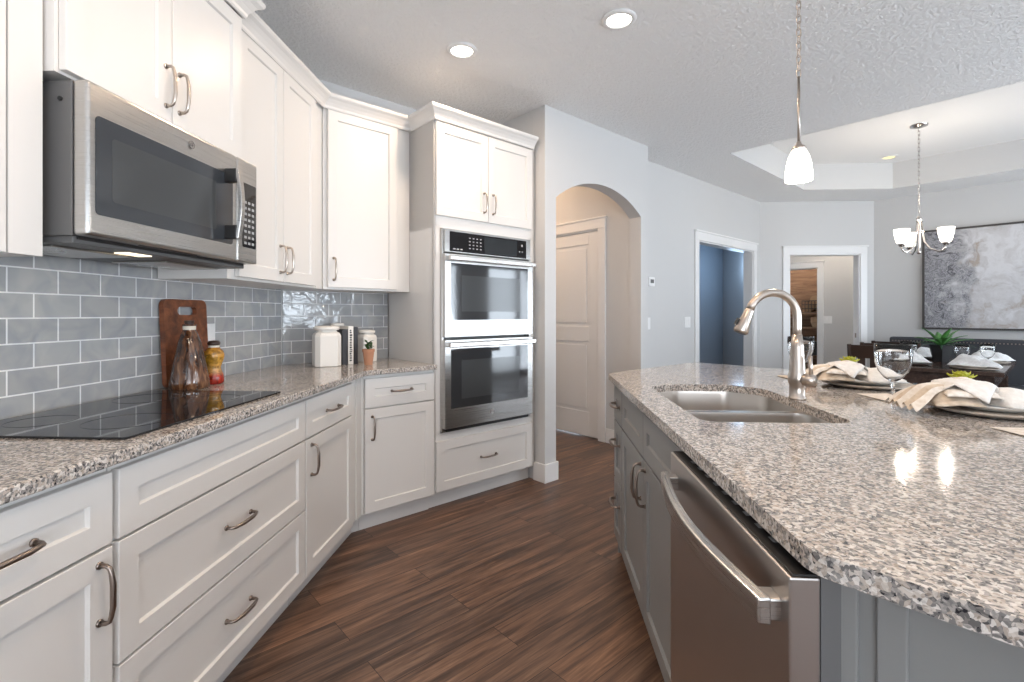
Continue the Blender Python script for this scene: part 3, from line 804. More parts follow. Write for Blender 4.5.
# underside
mb = MB(); mb.box(0.01, MW - 0.01, 0.05, 0.39, z0 - 0.018, z0)
link('bottom_plate', mb, M['darkplastic'], e, bevel=0.002)
mb = MB(); mb.box(0.04, 0.30, 0.14, 0.34, z0 - 0.024, z0 - 0.018).box(0.44, 0.72, 0.14, 0.34, z0 - 0.024, z0 - 0.018)
link('grease_filter', mb, M['steel'], e, bevel=0.002)
link('lamp_lens', MB().box(0.21, 0.30, 0.075, 0.12, z0 - 0.0215, z0 - 0.018), M['hoodlens'], e)
link('vent_grille', MB().box(0.02, MW - 0.02, 0.046, 0.07, z0 - 0.008, z0 + 0.001), M['blackplastic'], e)
l = bpy.data.lights.new('hood_lamp', 'AREA'); l.size = 0.08; l.energy = 0.35; l.color = (1, 0.85, 0.65)
o = bpy.data.objects.new('hood_lamp', l); col.objects.link(o); o.location = (-1.27, 1.46, z0 - 0.03)

# ------------------------------------------------------------------ double wall oven
e = thing('double_wall_oven', 'stainless double wall oven with black glass doors in the tower', 'oven', (*sw(1.703, WF), 0), D(45))
OW = 0.765
link('case', MB().box(0.006, OW - 0.006, 0.042, 0.55, 0.485, 1.755), M['darkplastic'], e)
tr = MB().box(0, OW, 0.0, 0.024, 1.752, 1.762).box(0, 0.014, 0.0, 0.024, 0.482, 1.76).box(OW - 0.014, OW, 0, 0.024, 0.482, 1.76).box(0, OW, 0.0, 0.024, 0.482, 0.49)
link('trim_frame', tr, M['steel'], e, bevel=0.001)
pn = link('control_panel', MB().box(0.014, OW - 0.014, -0.014, 0.022, 1.612, 1.752), M['steel'], e, bevel=0.003)
link('panel_glass', MB().box(0.05, OW - 0.055, -0.0155, -0.012, 1.62, 1.745), M['blackglass'], pn)
link('display', MB().box(0.33, 0.62, -0.0168, -0.015, 1.63, 1.735), M['display'], pn)
kb = MB()
for r_ in range(4):
    for c_ in range(4): kb.box(0.20 + c_ * 0.03, 0.212 + c_ * 0.03, -0.017, -0.015, 1.645 + r_ * 0.022, 1.652 + r_ * 0.022)
link('keypad', kb, M['button'], pn)
for x0_, x1_, z0_, z1_ in ((.075, .093, 1.632, 1.640), (.103, .121, 1.632, 1.640), (.131, .149, 1.632, 1.640), (.64, .65, 1.66, 1.668), (.665, .675, 1.66, 1.668), (.66, .674, 1.70, 1.716)):
    link('indicator', MB().box(x0_, x1_, -0.017, -0.015, z0_, z1_), M['button'], pn)
def oven_door(z0, z1, g0, g1, logo):
    d_ = link('door', MB().box(0.004, OW - 0.004, -0.03, 0.018, z0, z1), M['steel'], e, bevel=0.003)
    link('window', MB().box(0.05, OW - 0.055, -0.0315, -0.028, g0, g1), M['ovenglass'], d_)
    link('inner_window', MB().box(0.13, OW - 0.135, -0.0321, -0.031, g0 + 0.055, g1 - 0.075), M['ovencavity'], d_)
    zh = z1 - 0.03
    mb = MB().box(0.012, OW - 0.012, -0.078, -0.058, zh - 0.016, zh + 0.016)
    h_ = link('handle', mb, M['chrome'], d_, bevel=0.006, segs=3)
    for xb in (0.02, OW - 0.05): link('bracket', MB().box(xb, xb + 0.03, -0.06, -0.028, zh - 0.012, zh + 0.012), M['steel'], h_, bevel=0.003)
    if logo: emblem(d_, OW / 2, z0 + 0.065, -0.031, 0.018)
oven_door(1.078, 1.602, 1.185, 1.545, False)
oven_door(0.507, 1.062, 0.63, 1.005, True)
mb = MB().box(0.03, OW - 0.03, -0.012, 0.02, 0.485, 0.502)
link('lower_vent', mb, M['blackplastic'], e)

# ------------------------------------------------------------------ island
IX = 0.354
isl = [(IX, 0.662), (0.97, 0.046), (1.61, 0.70), (1.61, 2.605), (0.99, 3.225), (IX, 2.58)]
top_poly = rounded(isl, {0: 0.06, 1: 0.2, 2: 0.2, 3: 0.2, 4: 0.03, 5: 0.03}, 8)
# sink cut-out (undermount), centre line parallel to the island face
SK = [(0.466, 1.44), (0.90, 1.44), (0.925, 2.08), (0.82, 2.20), (0.58, 2.20), (0.466, 2.12)]
sk_poly = rounded(SK, {0: 0.05, 1: 0.06, 2: 0.10, 3: 0.07, 4: 0.07, 5: 0.05}, 6)
def slab_with_hole(outer, inner, z0, z1):
    mb = MB(); bm_ = mb.bm
    for z, flip in ((z0, True), (z1, False)):
        vo = [bm_.verts.new((x, y, z)) for x, y in outer]; vi = [bm_.verts.new((x, y, z)) for x, y in inner]
        ed = [bm_.edges.new((vo[i], vo[(i + 1) % len(vo)])) for i in range(len(vo))] + [bm_.edges.new((vi[i], vi[(i + 1) % len(vi)])) for i in range(len(vi))]
        bmesh.ops.triangle_fill(bm_, use_beauty=True, edges=ed)
        if flip: lo = (vo, vi)
        else: hi = (vo, vi)
    for A, B in zip(lo, hi):
        for i in range(len(A)):
            j = (i + 1) % len(A); mb.f([A[i], A[j], B[j], B[i]])
    return mb
tag(link('island_countertop', slab_with_hole(top_poly, sk_poly, 0.884, 0.914), M['granite'], bevel=0.004, segs=3), 'large speckled granite island countertop with clipped corners', 'countertop')

# sink bowls
def bowl(poly, depth=0.2):
    mb = MB(); c_ = Vector((sum(p_[0] for p_ in poly) / len(poly), sum(p_[1] for p_ in poly) / len(poly)))
    rings = []
    for f_, z in ((1.10, 0.8835), (1.0, 0.8835), (0.99, 0.87), (0.97, 0.75), (0.94, 0.70), (0.86, 0.683), (0.12, 0.678)):
        rings.append([mb.v((c_.x + (x - c_.x) * f_, c_.y + (y - c_.y) * f_, z)) for x, y in poly])
    n = len(poly)
    for a_, b_ in zip(rings, rings[1:]):
        for i in range(n): mb.f([a_[i], a_[(i + 1) % n], b_[(i + 1) % n], b_[i]])
    mb.f(rings[-1])
    return mb, c_
e = thing('kitchen_sink', 'double bowl stainless undermount sink in the island', 'sink', (0, 0, 0))
pb1 = rounded([(0.472, 1.446), (0.90, 1.446), (0.915, 1.735), (0.472, 1.735)], {0: .06, 1: .06, 2: .05, 3: .05}, 6)
pb2 = rounded([(0.472, 1.768), (0.915, 1.768), (0.932, 2.08), (0.82, 2.206), (0.59, 2.206), (0.472, 2.11)], {0: .05, 1: .05, 2: .09, 3: .07, 4: .07, 5: .06}, 6)
for pb in (pb1, pb2):
    mb, c_ = bowl(pb); b_ = link('bowl', mb, M['sinksteel'], e, smooth=True)
    md = b_.modifiers.new('e', 'EDGE_SPLIT'); md.split_angle = D(50)
    link('drain', MB().lathe([(0, 0.004), (0.02, 0.003), (0.034, 0.005), (0.044, 0.003), (0.046, 0)], (c_.x, c_.y, 0.678), 24), M['chrome'], b_, smooth=True)
link('divider', MB().box(0.50, 0.90, 1.737, 1.766, 0.80, 0.872), M['sinksteel'], e, bevel=0.008)

# island cabinets: local x runs from the far end toward the camera (-Y), faces at X = 0.375
def isle(y): return (0.375, y)
ID = 0.58
cabinet('island_drawer_cabinet', 'narrow gray island cabinet with stacked drawers at the far end', 'cabinet', isle(2.535), D(-90), 0.252, ID, 0.105, 0.8835,
        [('drawer', 0.02, 0.248, 0.70, 0.862, (0.134, 0.781, 'h')), ('drawer', 0.02, 0.248, 0.408, 0.693, (0.134, 0.60, 'h')), ('drawer', 0.02, 0.248, 0.112, 0.401, (0.134, 0.31, 'h'))], m='gray', me=PULLD)
e = thing('island_sink_cabinet', 'gray island cabinet with two doors below the sink', 'cabinet', (*isle(2.28), 0), D(-90))
SWD = 0.988
mb = MB().box(0, SWD, 0.022, ID, 0.105, 0.66).box(0, SWD, 0.022, 0.045, 0.64, 0.8835).box(0, 0.02, 0.022, ID, 0.64, 0.8835).box(SWD - 0.02, SWD, 0.022, ID, 0.64, 0.8835).box(0, SWD, ID - 0.02, ID, 0.64, 0.8835)
link('body', mb, M['gray'], e)
link('toe_kick', MB().box(0, SWD, 0.075, ID, 0, 0.106), M['gray'], e)
for x0, x1, hx in ((0.004, 0.463, 0.425), (0.467, 0.984, 0.505)):
    front(e, 'false_front', x0, x1, 0.70, 0.862, None, m='gray')
    front(e, 'door', x0, x1, 0.112, 0.692, (hx, 0.60, 'v'), m='gray', me=PULLD)
# dishwasher
e = thing('dishwasher', 'stainless dishwasher built into the near end of the gray island', 'dishwasher', (0.366, 1.288, 0), D(-90))
DWW = 0.606
dd = link('door', MB().box(0.0, DWW, -0.030, 0.011, 0.115, 0.868), M['dwsteel'], e, bevel=0.003)
link('tub', MB().box(0.008, DWW - 0.004, 0.013, 0.55, 0.10, 0.872), M['darkplastic'], e)
tp = link('control_strip', MB().box(0.004, DWW - 0.004, -0.024, 0.03, 0.8682, 0.871), M['blackplastic'], dd)
kb = MB()
for i in range(9): link('indicator', MB().box(0.09 + i * 0.05, 0.108 + i * 0.05, -0.006, 0.004, 0.871, 0.8715), M['button'], tp)
link('seal', MB().box(0.006, DWW - 0.006, 0.011, 0.03, 0.8705, 0.881), M['blackplastic'], e)
mb = MB(); ring_ = []
for i in range(21):
    t = i / 20; x = 0.035 + (DWW - 0.053) * t; y = -0.054 - 0.030 * math.sin(PI * t)
    ring_.append([mb.v((x, y + 0.009, 0.790)), mb.v((x, y - 0.009, 0.792)), mb.v((x, y - 0.009, 0.828)), mb.v((x, y + 0.009, 0.830))])
for a_, b_ in zip(ring_, ring_[1:]):
    for k in range(4): mb.f([a_[k], a_[(k + 1) % 4], b_[(k + 1) % 4], b_[k]])
mb.f(ring_[0]); mb.f(ring_[-1][::-1])
h_ = link('handle', mb, M['steel'], dd, bevel=0.003)
for x in (0.04, DWW - 0.056): link('bracket', MB().box(x, x + 0.034, -0.054, -0.028, 0.794, 0.826), M['steel'], h_, bevel=0.003)
link('kick_plate', MB().box(0.004, DWW - 0.004, 0.05, 0.06, 0, 0.105), M['blackplastic'], e)
# island base behind the fronts + near end panel
e = thing('island_end_cabinet', 'gray paneled island body with the near end panel', 'cabinet', (0, 0, 0))
def s_cut(x, s): return s * R2 - x
mb = MB(); s0 = 0.772; s1 = 2.94
mb.prism([(0.97, s_cut(0.97, s0 + 0.015)), (1.30, 0.45), (1.30, 2.50), (0.98, 3.14), (0.97, 3.12)], 0.0, 0.8835)
mb.prism([(0.398, s_cut(0.398, s0 + 0.015)), (0.97, s_cut(0.97, s0 + 0.015)), (0.97, 0.69), (0.398, 0.69)], 0.0, 0.8835)
mb.prism([(0.398, 2.54), (0.97, 2.54), (0.97, 3.12), (0.95, 3.10)], 0.0, 0.8835)
link('body', mb, M['gray'], e)
# end panel: local x along (1,-1) from the dishwasher corner
ep = bpy.data.objects.new('end_panel', None)
pl_ = (0.386, s_cut(0.386, s0))
def endpiece(name, x0, x1, y0, y1, z0, z1, bev=0.002):
    o = link(name, MB().box(x0, x1, y0, y1, z0, z1), M['gray'], e, bevel=bev); at(o, (pl_[0], pl_[1], 0), D(-45)); return o
endpiece('corner_post', -0.014, 0.046, 0, 0.02, 0, 0.883)
endpiece('stile', 0.066, 0.098, 0.004, 0.02, 0, 0.883)
endpiece('inset_panel', 0.046, 0.82, 0.010, 0.02, 0, 0.883, 0)
endpiece('rail', 0.098, 0.74, 0.004, 0.02, 0, 0.14)
endpiece('stile', 0.74, 0.82, 0.004, 0.02, 0, 0.883)
bpy.data.objects.remove(ep)

# faucet (behind the sink, spout toward the aisle)
e = thing('kitchen_faucet', 'brushed nickel gooseneck pull-down faucet on the island', 'faucet', (0.936, 1.845, 0.914), D(183))
mb = MB().lathe([(0, 0), (0.030, 0), (0.030, 0.006), (0.026, 0.010), (0.0255, 0.05), (0.030, 0.062), (0.031, 0.085), (0.027, 0.098), (0.0215, 0.19), (0.0165, 0.235), (0, 0.235)], n=28)
link('base', mb, M['nickel'], e, smooth=True)
pts = [(0, 0, 0.21)]; Rg = 0.088; zc = 0.300
pts.append((0, 0, 0.26))
for i in range(17):
    a_ = PI * i / 16 * 0.90; pts.append((Rg - Rg * math.cos(a_), 0, zc + Rg * math.sin(a_)))
link('spout', MB().tube(pts, 0.0145, 16), M['nickel'], e, smooth=True)
pe = Vector(pts[-1]); dr = (Vector(pts[-1]) - Vector(pts[-2])).normalized()
sp_ = [pe, pe + dr * 0.006, pe + dr * 0.03, pe + dr * 0.085, pe + dr * 0.092]
hd = link('spray_head', MB().tube(sp_, [0.0155, 0.0165, 0.018, 0.0265, 0.0245], 20), M['nickel'], e, smooth=True)
link('nozzle', MB().tube([pe + dr * 0.0915, pe + dr * 0.0935], 0.021, 20), M['blackplastic'], hd)
link('button', MB().tube([pe + dr * 0.05 + Vector((0.022, 0, 0.012)), pe + dr * 0.072 + Vector((0.026, 0, 0.012))], 0.006, 8), M['blackplastic'], hd)
lv = link('handle_hub', MB().tube([(-0.008, 0.014, 0.074), (-0.022, 0.034, 0.0735), (-0.034, 0.050, 0.073)], [0.022, 0.0215, 0.0195], 18), M['nickel'], e, smooth=True)
link('lever', MB().tube([(-0.027, 0.040, 0.085), (-0.026, 0.038, 0.12), (-0.025, 0.037, 0.16)], [0.008, 0.0065, 0.0075], 12), M['nickel'], lv, smooth=True)

# ------------------------------------------------------------------ counter things, left run
# cutting board leaning on the tile (kept just clear of it)
def cutting_board():
    mb = MB(); w, h, t = 0.262, 0.372, 0.02
    outer = rounded([(0, 0), (w, 0), (w, h), (0, h)], {0: .022, 1: .022, 2: .03, 3: .03}, 5)
    inner = rounded([(0.078, h - 0.068), (0.196, h - 0.068), (0.196, h - 0.032), (0.078, h - 0.032)], {0: .018, 1: .018, 2: .018, 3: .018}, 5)
    m2 = slab_with_hole(outer, inner, 0, t)
    return m2
o = link('cutting_board', cutting_board(), M['board'], bevel=0.004)
o.matrix_world = Matrix.Translation((-1.560, 1.94, 0.9152)) @ Matrix.Rotation(D(90), 4, 'Z') @ Matrix.Rotation(D(87.3), 4, 'X')
tag(o, 'reddish brown wooden cutting board with a handle slot leaning on the tile', 'cutting board')
e = thing('oil_bottle', 'tall cone shaped amber glass bottle with cork in front of the cutting board', 'bottle', (-1.455, 1.955, 0.9145))
link('bottle', MB().lathe([(0, 0), (0.052, 0), (0.058, 0.008), (0.057, 0.03), (0.046, 0.10), (0.034, 0.165), (0.024, 0.198), (0.0165, 0.213), (0.0165, 0.225), (0.02, 0.227), (0.02, 0.232), (0.015, 0.233), (0, 0.233)], n=32, wob=lambda a_, z_: 1 + 0.03 * math.sin(6 * a_) * (1 if z_ < 0.19 else 0)), M['amber'], e, smooth=True)
link('label_band', MB().lathe([(0.0172, 0.212), (0.0185, 0.214), (0.0185, 0.226), (0.0172, 0.228)], n=24), M['paper'], e, smooth=True)
link('stopper', MB().lathe([(0, 0.233), (0.013, 0.233), (0.0145, 0.245), (0, 0.246)], n=20), M['darkwood'], e)
e = thing('spice_bottle', 'small hourglass bottle of layered red and yellow peppers beside the cutting board', 'bottle', (-1.45, 2.10, 0.9145))
link('bottle', MB().lathe([(0, 0), (0.026, 0), (0.030, 0.006), (0.029, 0.03), (0.022, 0.055), (0.020, 0.066), (0.027, 0.09), (0.031, 0.11), (0.028, 0.128), (0.018, 0.142), (0.0125, 0.147), (0.0125, 0.152), (0, 0.152)], n=24), M['pepper'], e, smooth=True)
link('neck', MB().lathe([(0.0128, 0.142), (0.016, 0.142), (0.016, 0.152), (0.0, 0.1525)], n=18), M['paper'], e)
link('stopper', MB().lathe([(0, 0.152), (0.017, 0.152), (0.02, 0.162), (0.014, 0.170), (0, 0.172)], n=18), M['darkwood'], e, smooth=True)
mb = MB()
random.seed(3)
for i in range(70):
    t = random.random(); bx = random.uniform(-0.012, 0.012); x = bx; y = random.uniform(-0.012, 0.012); z = 0.004 + t * 0.13
    a_ = random.uniform(0, 2 * PI); L_ = 0.018
    mb.tube([(x * (0.3 + t), y * (0.3 + t), z), (x + L_ * math.cos(a_) * 0.6, y + L_ * math.sin(a_) * 0.6, z + 0.012)], [0.0022, 0.0006], 4)
o = link('herb_sprig', mb, M['leafdark']); at(o, (-1.47, 2.045, 0.9145)); tag(o, 'dark green herb sprig standing between the two bottles', 'herb')
for q_ in bpy.data.objects:
    if q_.name == 'oil_bottle': q_.scale = (1.27, 1.27, 1.15)
    if q_.name == 'spice_bottle': q_.scale = (1.36, 1.36, 1.12)
e = thing('power_outlet', 'white outlet plate on the gray tile right of the cutting board', 'outlet', (-1.5825, 2.262, 1.12), D(90))
link('plate', MB().box(-0.036, 0.036, -0.004, 0, -0.058, 0.058), M['switch'], e, bevel=0.002)
link('socket', MB().box(-0.017, 0.017, -0.006, -0.003, 0.008, 0.04).box(-0.017, 0.017, -0.006, -0.003, -0.04, -0.008), M['switch'], e, bevel=0.002)

def canister(label, loc, r, h, rz, m='ceramic'):
    e = thing('ceramic_canister', label, 'canister', loc, rz)
    poly = rounded([(r * math.cos(PI / 4 + i * PI / 2), r * math.sin(PI / 4 + i * PI / 2)) for i in range(4)], {i: r * 0.25 for i in range(4)}, 1)
    mb = MB(); rings = []
    for f_, z in ((0.96, 0), (1.0, 0.006), (1.0, h * 0.72), (0.92, h * 0.79), (0.70, h * 0.83), (0.68, h * 0.87)):
        rings.append([mb.v((x * f_, y * f_, z)) for x, y in poly])
    n = len(poly)
    for a_, b_ in zip(rings, rings[1:]):
        for i in range(n): mb.f([a_[i], a_[(i + 1) % n], b_[(i + 1) % n], b_[i]])
    mb.f(rings[0][::-1]); mb.f(rings[-1])
    link('jar', mb, M[m], e, bevel=0.002)
    rr = r * 0.66
    link('lid', MB().lathe([(0, h * 0.86), (rr, h * 0.86), (rr * 1.06, h * 0.885), (rr * 1.06, h * 0.93), (rr * 0.95, h * 0.955), (0, h * 0.97)], n=28), M[m], e, smooth=True)
    return e
canister('large white faceted ceramic canister left of the books', (-1.275, 2.86, 0.9145), 0.105, 0.248, D(35))
canister('white ceramic canister half hidden behind the books', (*sw(1.262, -3.112), 0.9145), 0.062, 0.262, D(0))
canister('cream ceramic canister behind the small potted plant', (*sw(1.42, -3.02), 0.9145), 0.078, 0.215, D(60))
def book(label, s_, t, d, h, m, marks=False):
    e = thing('book', label, 'book', (*sw(s_, -2.91), 0.9145), D(45), 'books on the angled counter')
    cv = MB().box(0, t, 0.0, 0.003, 0, h).box(0, 0.002, 0.0, d, 0, h).box(t - 0.002, t, 0.0, d, 0, h)
    link('cover', cv, M[m], e, bevel=0.0007)
    link('pages', MB().box(0.002, t - 0.002, 0.003, d - 0.004, 0.003, h - 0.003), M['paper'], e)
    if marks:
        mk = MB(); z = 0.02
        random.seed(11)
        while z < h - 0.03:
            q_ = random.uniform(0.006, 0.012); mk.box(t * 0.28, t * random.uniform(0.6, 0.75), -0.0006, 0.0005, z, z + q_); z += q_ + random.uniform(0.003, 0.006)
        link('spine_marks', mk, M['bookblack'], e)
book('thick black book beside the large white canister', 1.212, 0.034, 0.125, 0.215, 'bookblack')
book('white spined book standing between two black books', 1.248, 0.034, 0.13, 0.235, 'bookwhite', True)
book('thin black book right of the white spined book', 1.284, 0.026, 0.125, 0.228, 'bookblack')
# small potted plant
def leaf(mb, base, az, tilt, L_, W_, curl=0.3, n=6, thick=0.0):
    pts = []
    for i in range(n + 1):
        t = i / n; w = W_ * math.sin(PI * min(1, (t * 0.9 + 0.1))) ** 0.8 * (1 - t * 0.25) if t < 1 else 0.0005
        ang_ = tilt - curl * t * t
        pts.append((t, w, ang_))
    x = z = 0; prev = None; ca, sa = math.cos(az), math.sin(az)
    for i, (t, w, an) in enumerate(pts):
        if i: x += L_ / n * math.cos(an); z += L_ / n * math.sin(an)
        up = 0.18 * w
        def P(lx, ly, lz): return mb.v((base[0] + lx * ca - ly * sa, base[1] + lx * sa + ly * ca, base[2] + lz))
        ring = [P(x, -w / 2, z + up), P(x, 0, z), P(x, w / 2, z + up), P(x, 0, z + up * 0.4 + 0.001 + thick)]
        if prev:
            for k in range(4): mb.f([prev[k], prev[(k + 1) % 4], ring[(k + 1) % 4], ring[k]])
        else: mb.f(ring)
        prev = ring
    mb.f(prev[::-1])
e = thing('potted_plant', 'small green plant in a terracotta pot right of the books', 'plant', (*sw(1.335, -2.815), 0.9145))
link('pot', MB().lathe([(0, 0), (0.024, 0), (0.034, 0.078), (0.037, 0.079), (0.037, 0.096), (0.032, 0.096), (0.031, 0.085), (0, 0.084)], n=24), M['terracotta'], e, smooth=False)
mb = MB(); random.seed(5)
for i in range(46): leaf(mb, (random.uniform(-.014, .014), random.uniform(-.014, .014), 0.082 + random.uniform(0, 0.055)), random.uniform(0, 2 * PI), random.uniform(0.2, 1.3), random.uniform(0.02, 0.036), 0.016, 0.6, 4)
link('foliage', mb, M['greenbasil'], e, smooth=True)

# ------------------------------------------------------------------ place settings
def charger_mesh(r=0.165):
    def wob(a_, z_): return 1 + 0.012 * math.sin(3 * a_ + 1) + 0.008 * math.sin(7 * a_)
    return MB().lathe([(0, 0.004), (r * 0.55, 0.004), (r * 0.6, 0.0), (r * 0.78, 0.002), (r * 0.99, 0.013), (r, 0.0165), (r * 0.98, 0.0185), (r * 0.72, 0.0125), (0, 0.012)], n=48, wob=wob)
def plate_mesh(r=0.135, z=0.0):
    return MB().lathe([(0, 0.0), (r * 0.6, 0.0), (r * 0.66, 0.004), (r * 0.98, 0.017), (r, 0.0195), (r * 0.985, 0.0215), (r * 0.66, 0.0085), (0, 0.0055)], n=44)
def napkin(label, loc, rz, group):
    """linen napkin pulled to a waist: pleated tan tail toward +x, folded squares toward -x"""
    e = thing('napkin', label, 'napkin', loc, rz, group)
    def sheet(cx_, cy_, lx, ly, z0_, h_, sk, ph, nose=0.0):
        """a cloth square, raised like a soft loaf, with a turned-down lip and shallow creases"""
        def fn(u, v):
            a_ = 2 * u - 1; b_ = 2 * v - 1
            x = cx_ + a_ * lx / 2 + sk * b_; y = cy_ + b_ * ly / 2
            prof = (1 - abs(a_) ** 5) ** 0.8 * (1 - abs(b_) ** 4) ** 0.8 * (0.72 + 0.28 * math.cos(2.1 * b_ + 0.6 * ph))
            cre = 0.0035 * math.sin(11 * v + 2.2 * math.sin(3 * u + ph)) + 0.003 * math.sin(9 * u + ph + 3 * v)
            return (x, y + nose * a_ * a_ * (1 - v), z0_ + h_ * prof + cre * (0.4 + prof) + 0.004)
        return fn
    link('under_fold', MB().grid(sheet(0.005, 0.0, 0.13, 0.17, 0.0, 0.034, 0.02, 0.4), 20, 20), M['linentan'], e, smooth=True, solid=0.004)
    link('folded_square', MB().grid(sheet(-0.135, 0.02, 0.13, 0.16, 0.0, 0.046, -0.02, 1.1), 20, 20), M['linenwhite2'], e, smooth=True, solid=0.004)
    link('folded_square', MB().grid(sheet(-0.035, 0.01, 0.145, 0.15, 0.030, 0.040, 0.025, 2.3, 0.015), 22, 22), M['linen'], e, smooth=True, solid=0.005)
    # top square turned cornerwise, its corners hanging over the edges
    def diamond(u, v):
        a_ = 2 * u - 1; b_ = 2 * v - 1; L_ = 0.088
        x = -0.03 + (a_ - b_) * L_ * 0.62; y = 0.0 + (a_ + b_) * L_ * 0.62
        r_ = max(abs(a_ - b_), abs(a_ + b_)) / 2
        z = 0.074 - 0.052 * max(0, r_ - 0.42) / 0.58 - 0.004 * abs(a_ - b_) + 0.003 * math.sin(8 * a_ + 3 * b_)
        return (x, y, z)
    link('top_square', MB().grid(diamond, 18, 18), M['linenwhite2'], e, smooth=True, solid=0.003)
    # pleated tail: layered accordion ribbons fanning out and dropping off the plate
    for k in range(5):
        t0 = (k - 2) / 2.0
        def rib(u, v, t0=t0, k=k):
            sp = 0.020 + 0.030 * u
            x = 0.03 + (0.125 - 0.012 * abs(t0)) * u
            y = t0 * sp * 1.25 + (v - 0.5) * (0.020 + 0.034 * u) + 0.006 * math.sin(6 * u + k)
            ridge = 1 - abs(2 * v - 1)
            z = (0.050 - 0.010 * abs(t0)) * (1 - u ** 1.6) + ridge * (0.010 + 0.020 * u) * (1 - 0.35 * u)
            z -= 0.020 * min(1, max(0, (u - 0.45) / 0.5))
            return (x, y, z + 0.004)
        link('pleat', MB().grid(rib, 14, 10), M['linentan'] if k % 2 else M['linen'], e, smooth=False, solid=0.0025)
    return e
def flat_corner(label, pts, grp):
    mb = MB()
    a_ = [mb.v((x, y, z)) for x, y, z in pts]
    return mb
def rosette(label, loc, r=0.03):
    mb = MB(); random.seed(9)
    for ring_, (n_l, tilt, L_) in enumerate(((9, 0.25, r), (8, 0.6, r * 0.85), (6, 1.0, r * 0.65), (4, 1.35, r * 0.5))):
        for i in range(n_l): leaf(mb, (0, 0, 0.002 + 0.003 * ring_), 2 * PI * i / n_l + ring_ * 0.5, tilt, L_, L_ * 0.95, -0.5, 5, 0.003)
    o = link('succulent_rosette', mb, M['yellowleaf'], smooth=True); at(o, loc)
    return tag(o, label, 'plant')
cent = [((1.42, 1.07), 'nearest the camera, cut by the photo edge'), ((1.42, 1.63), 'at the right, in front of the dining table'), ((1.40, 2.19), 'beside the faucet')]
ch0 = None
for i, ((x, y), wh) in enumerate(cent):
    o = link('charger_plate', charger_mesh(), M['chargerwood'], smooth=True); at(o, (x, y, 0.9142), i * 1.3)
    tag(o, 'pale wooden charger on the island ' + wh, 'charger', 'chargers on the island')
    o = link('dinner_plate', plate_mesh(), M['ceramic'], smooth=True); at(o, (x, y, 0.9275), 0)
    tag(o, 'off-white island dinner plate ' + wh, 'plate', 'dinner plates on the island')
    if i:
        n_ = napkin('oatmeal linen napkin on the island ' + wh, (x - 0.135, y - 0.02, 0.9455), D(172 if i == 1 else 165), 'linen napkins on the island')
        rosette('yellow green succulent rosette ' + wh, (x - 0.02, y + 0.085, 1.0), 0.044)
    # napkin corner lying on the granite: thin folded linen wedge
    mb = MB()
    tipx, tipy = (x - 0.20, y + 0.34) if i != 2 else (1.18, 2.53)
    prof = [(tipx, tipy, 0.9165), (tipx + 0.085, tipy - 0.05, 0.926), (tipx + 0.06, tipy - 0.17, 0.9265), (tipx - 0.005, tipy - 0.17, 0.9185)]
    top_ = [mb.v(p_) for p_ in prof]; bot_ = [mb.v((p_[0] + 0.012, p_[1] - 0.006, 0.9145)) for p_ in prof]
    mb.f(top_); mb.f(bot_[::-1])
    for k in range(4): mb.f([top_[k], bot_[k], bot_[(k + 1) % 4], top_[(k + 1) % 4]])
    o = link('folded_menu_card', mb, M['linen'] if i != 2 else M['linentan'], bevel=0.0015)
    o.name = 'folded_cloth'
    tag(o, 'pointed linen corner left of the setting ' + wh, 'cloth', 'folded linen corners on the island')

def goblet_mesh(s=1.0):
    prof = [(0, 0), (0.036, 0.0), (0.037, 0.002), (0.012, 0.006), (0.0055, 0.014), (0.005, 0.052), (0.009, 0.060), (0.028, 0.074), (0.046, 0.098), (0.0555, 0.130), (0.058, 0.165), (0.0575, 0.198),
            (0.0558, 0.199), (0.0564, 0.165), (0.054, 0.131), (0.0445, 0.100), (0.027, 0.077), (0.008, 0.064), (0, 0.063)]
    return MB().lathe([(r * s, z * s) for r, z in prof], n=32)
g0 = link('wine_goblet', goblet_mesh(), M['glass'], smooth=True); at(g0, (1.30, 1.886, 0.9145))
tag(g0, 'clear balloon goblet on the island between the two napkins', 'glass', 'goblets on the island')
dup(g0, (1.27, 2.47, 0.9145), 0, 'clear balloon goblet on the island directly behind the faucet')

# ------------------------------------------------------------------ dining room
TS0, TS1, TW0, TW1 = 5.45, 6.92, -1.13, -0.30
e = thing('dining_table', 'dark espresso rectangular dining table under the chandelier', 'table', (*sw((TS0 + TS1) / 2, (TW0 + TW1) / 2), 0), D(45))
hx, hy = (TS1 - TS0) / 2, (TW1 - TW0) / 2
link('tabletop', MB().box(-hx, hx, -hy, hy, 0.725, 0.76), M['table'], e, bevel=0.004)
link('apron', MB().box(-hx + .06, hx - .06, -hy + .06, -hy + .085, 0.62, 0.725).box(-hx + .06, hx - .06, hy - .085, hy - .06, 0.62, 0.725).box(-hx + .06, -hx + .085, -hy + .06, hy - .06, 0.62, 0.725).box(hx - .085, hx - .06, -hy + .06, hy - .06, 0.62, 0.725), M['table'], e)
for sx in (-1, 1):
    for sy in (-1, 1):
        x, y = sx * (hx - 0.09), sy * (hy - 0.09)
        link('leg', MB().box(x - .04, x + .04, y - .04, y + .04, 0, 0.62), M['table'], e, bevel=0.004)
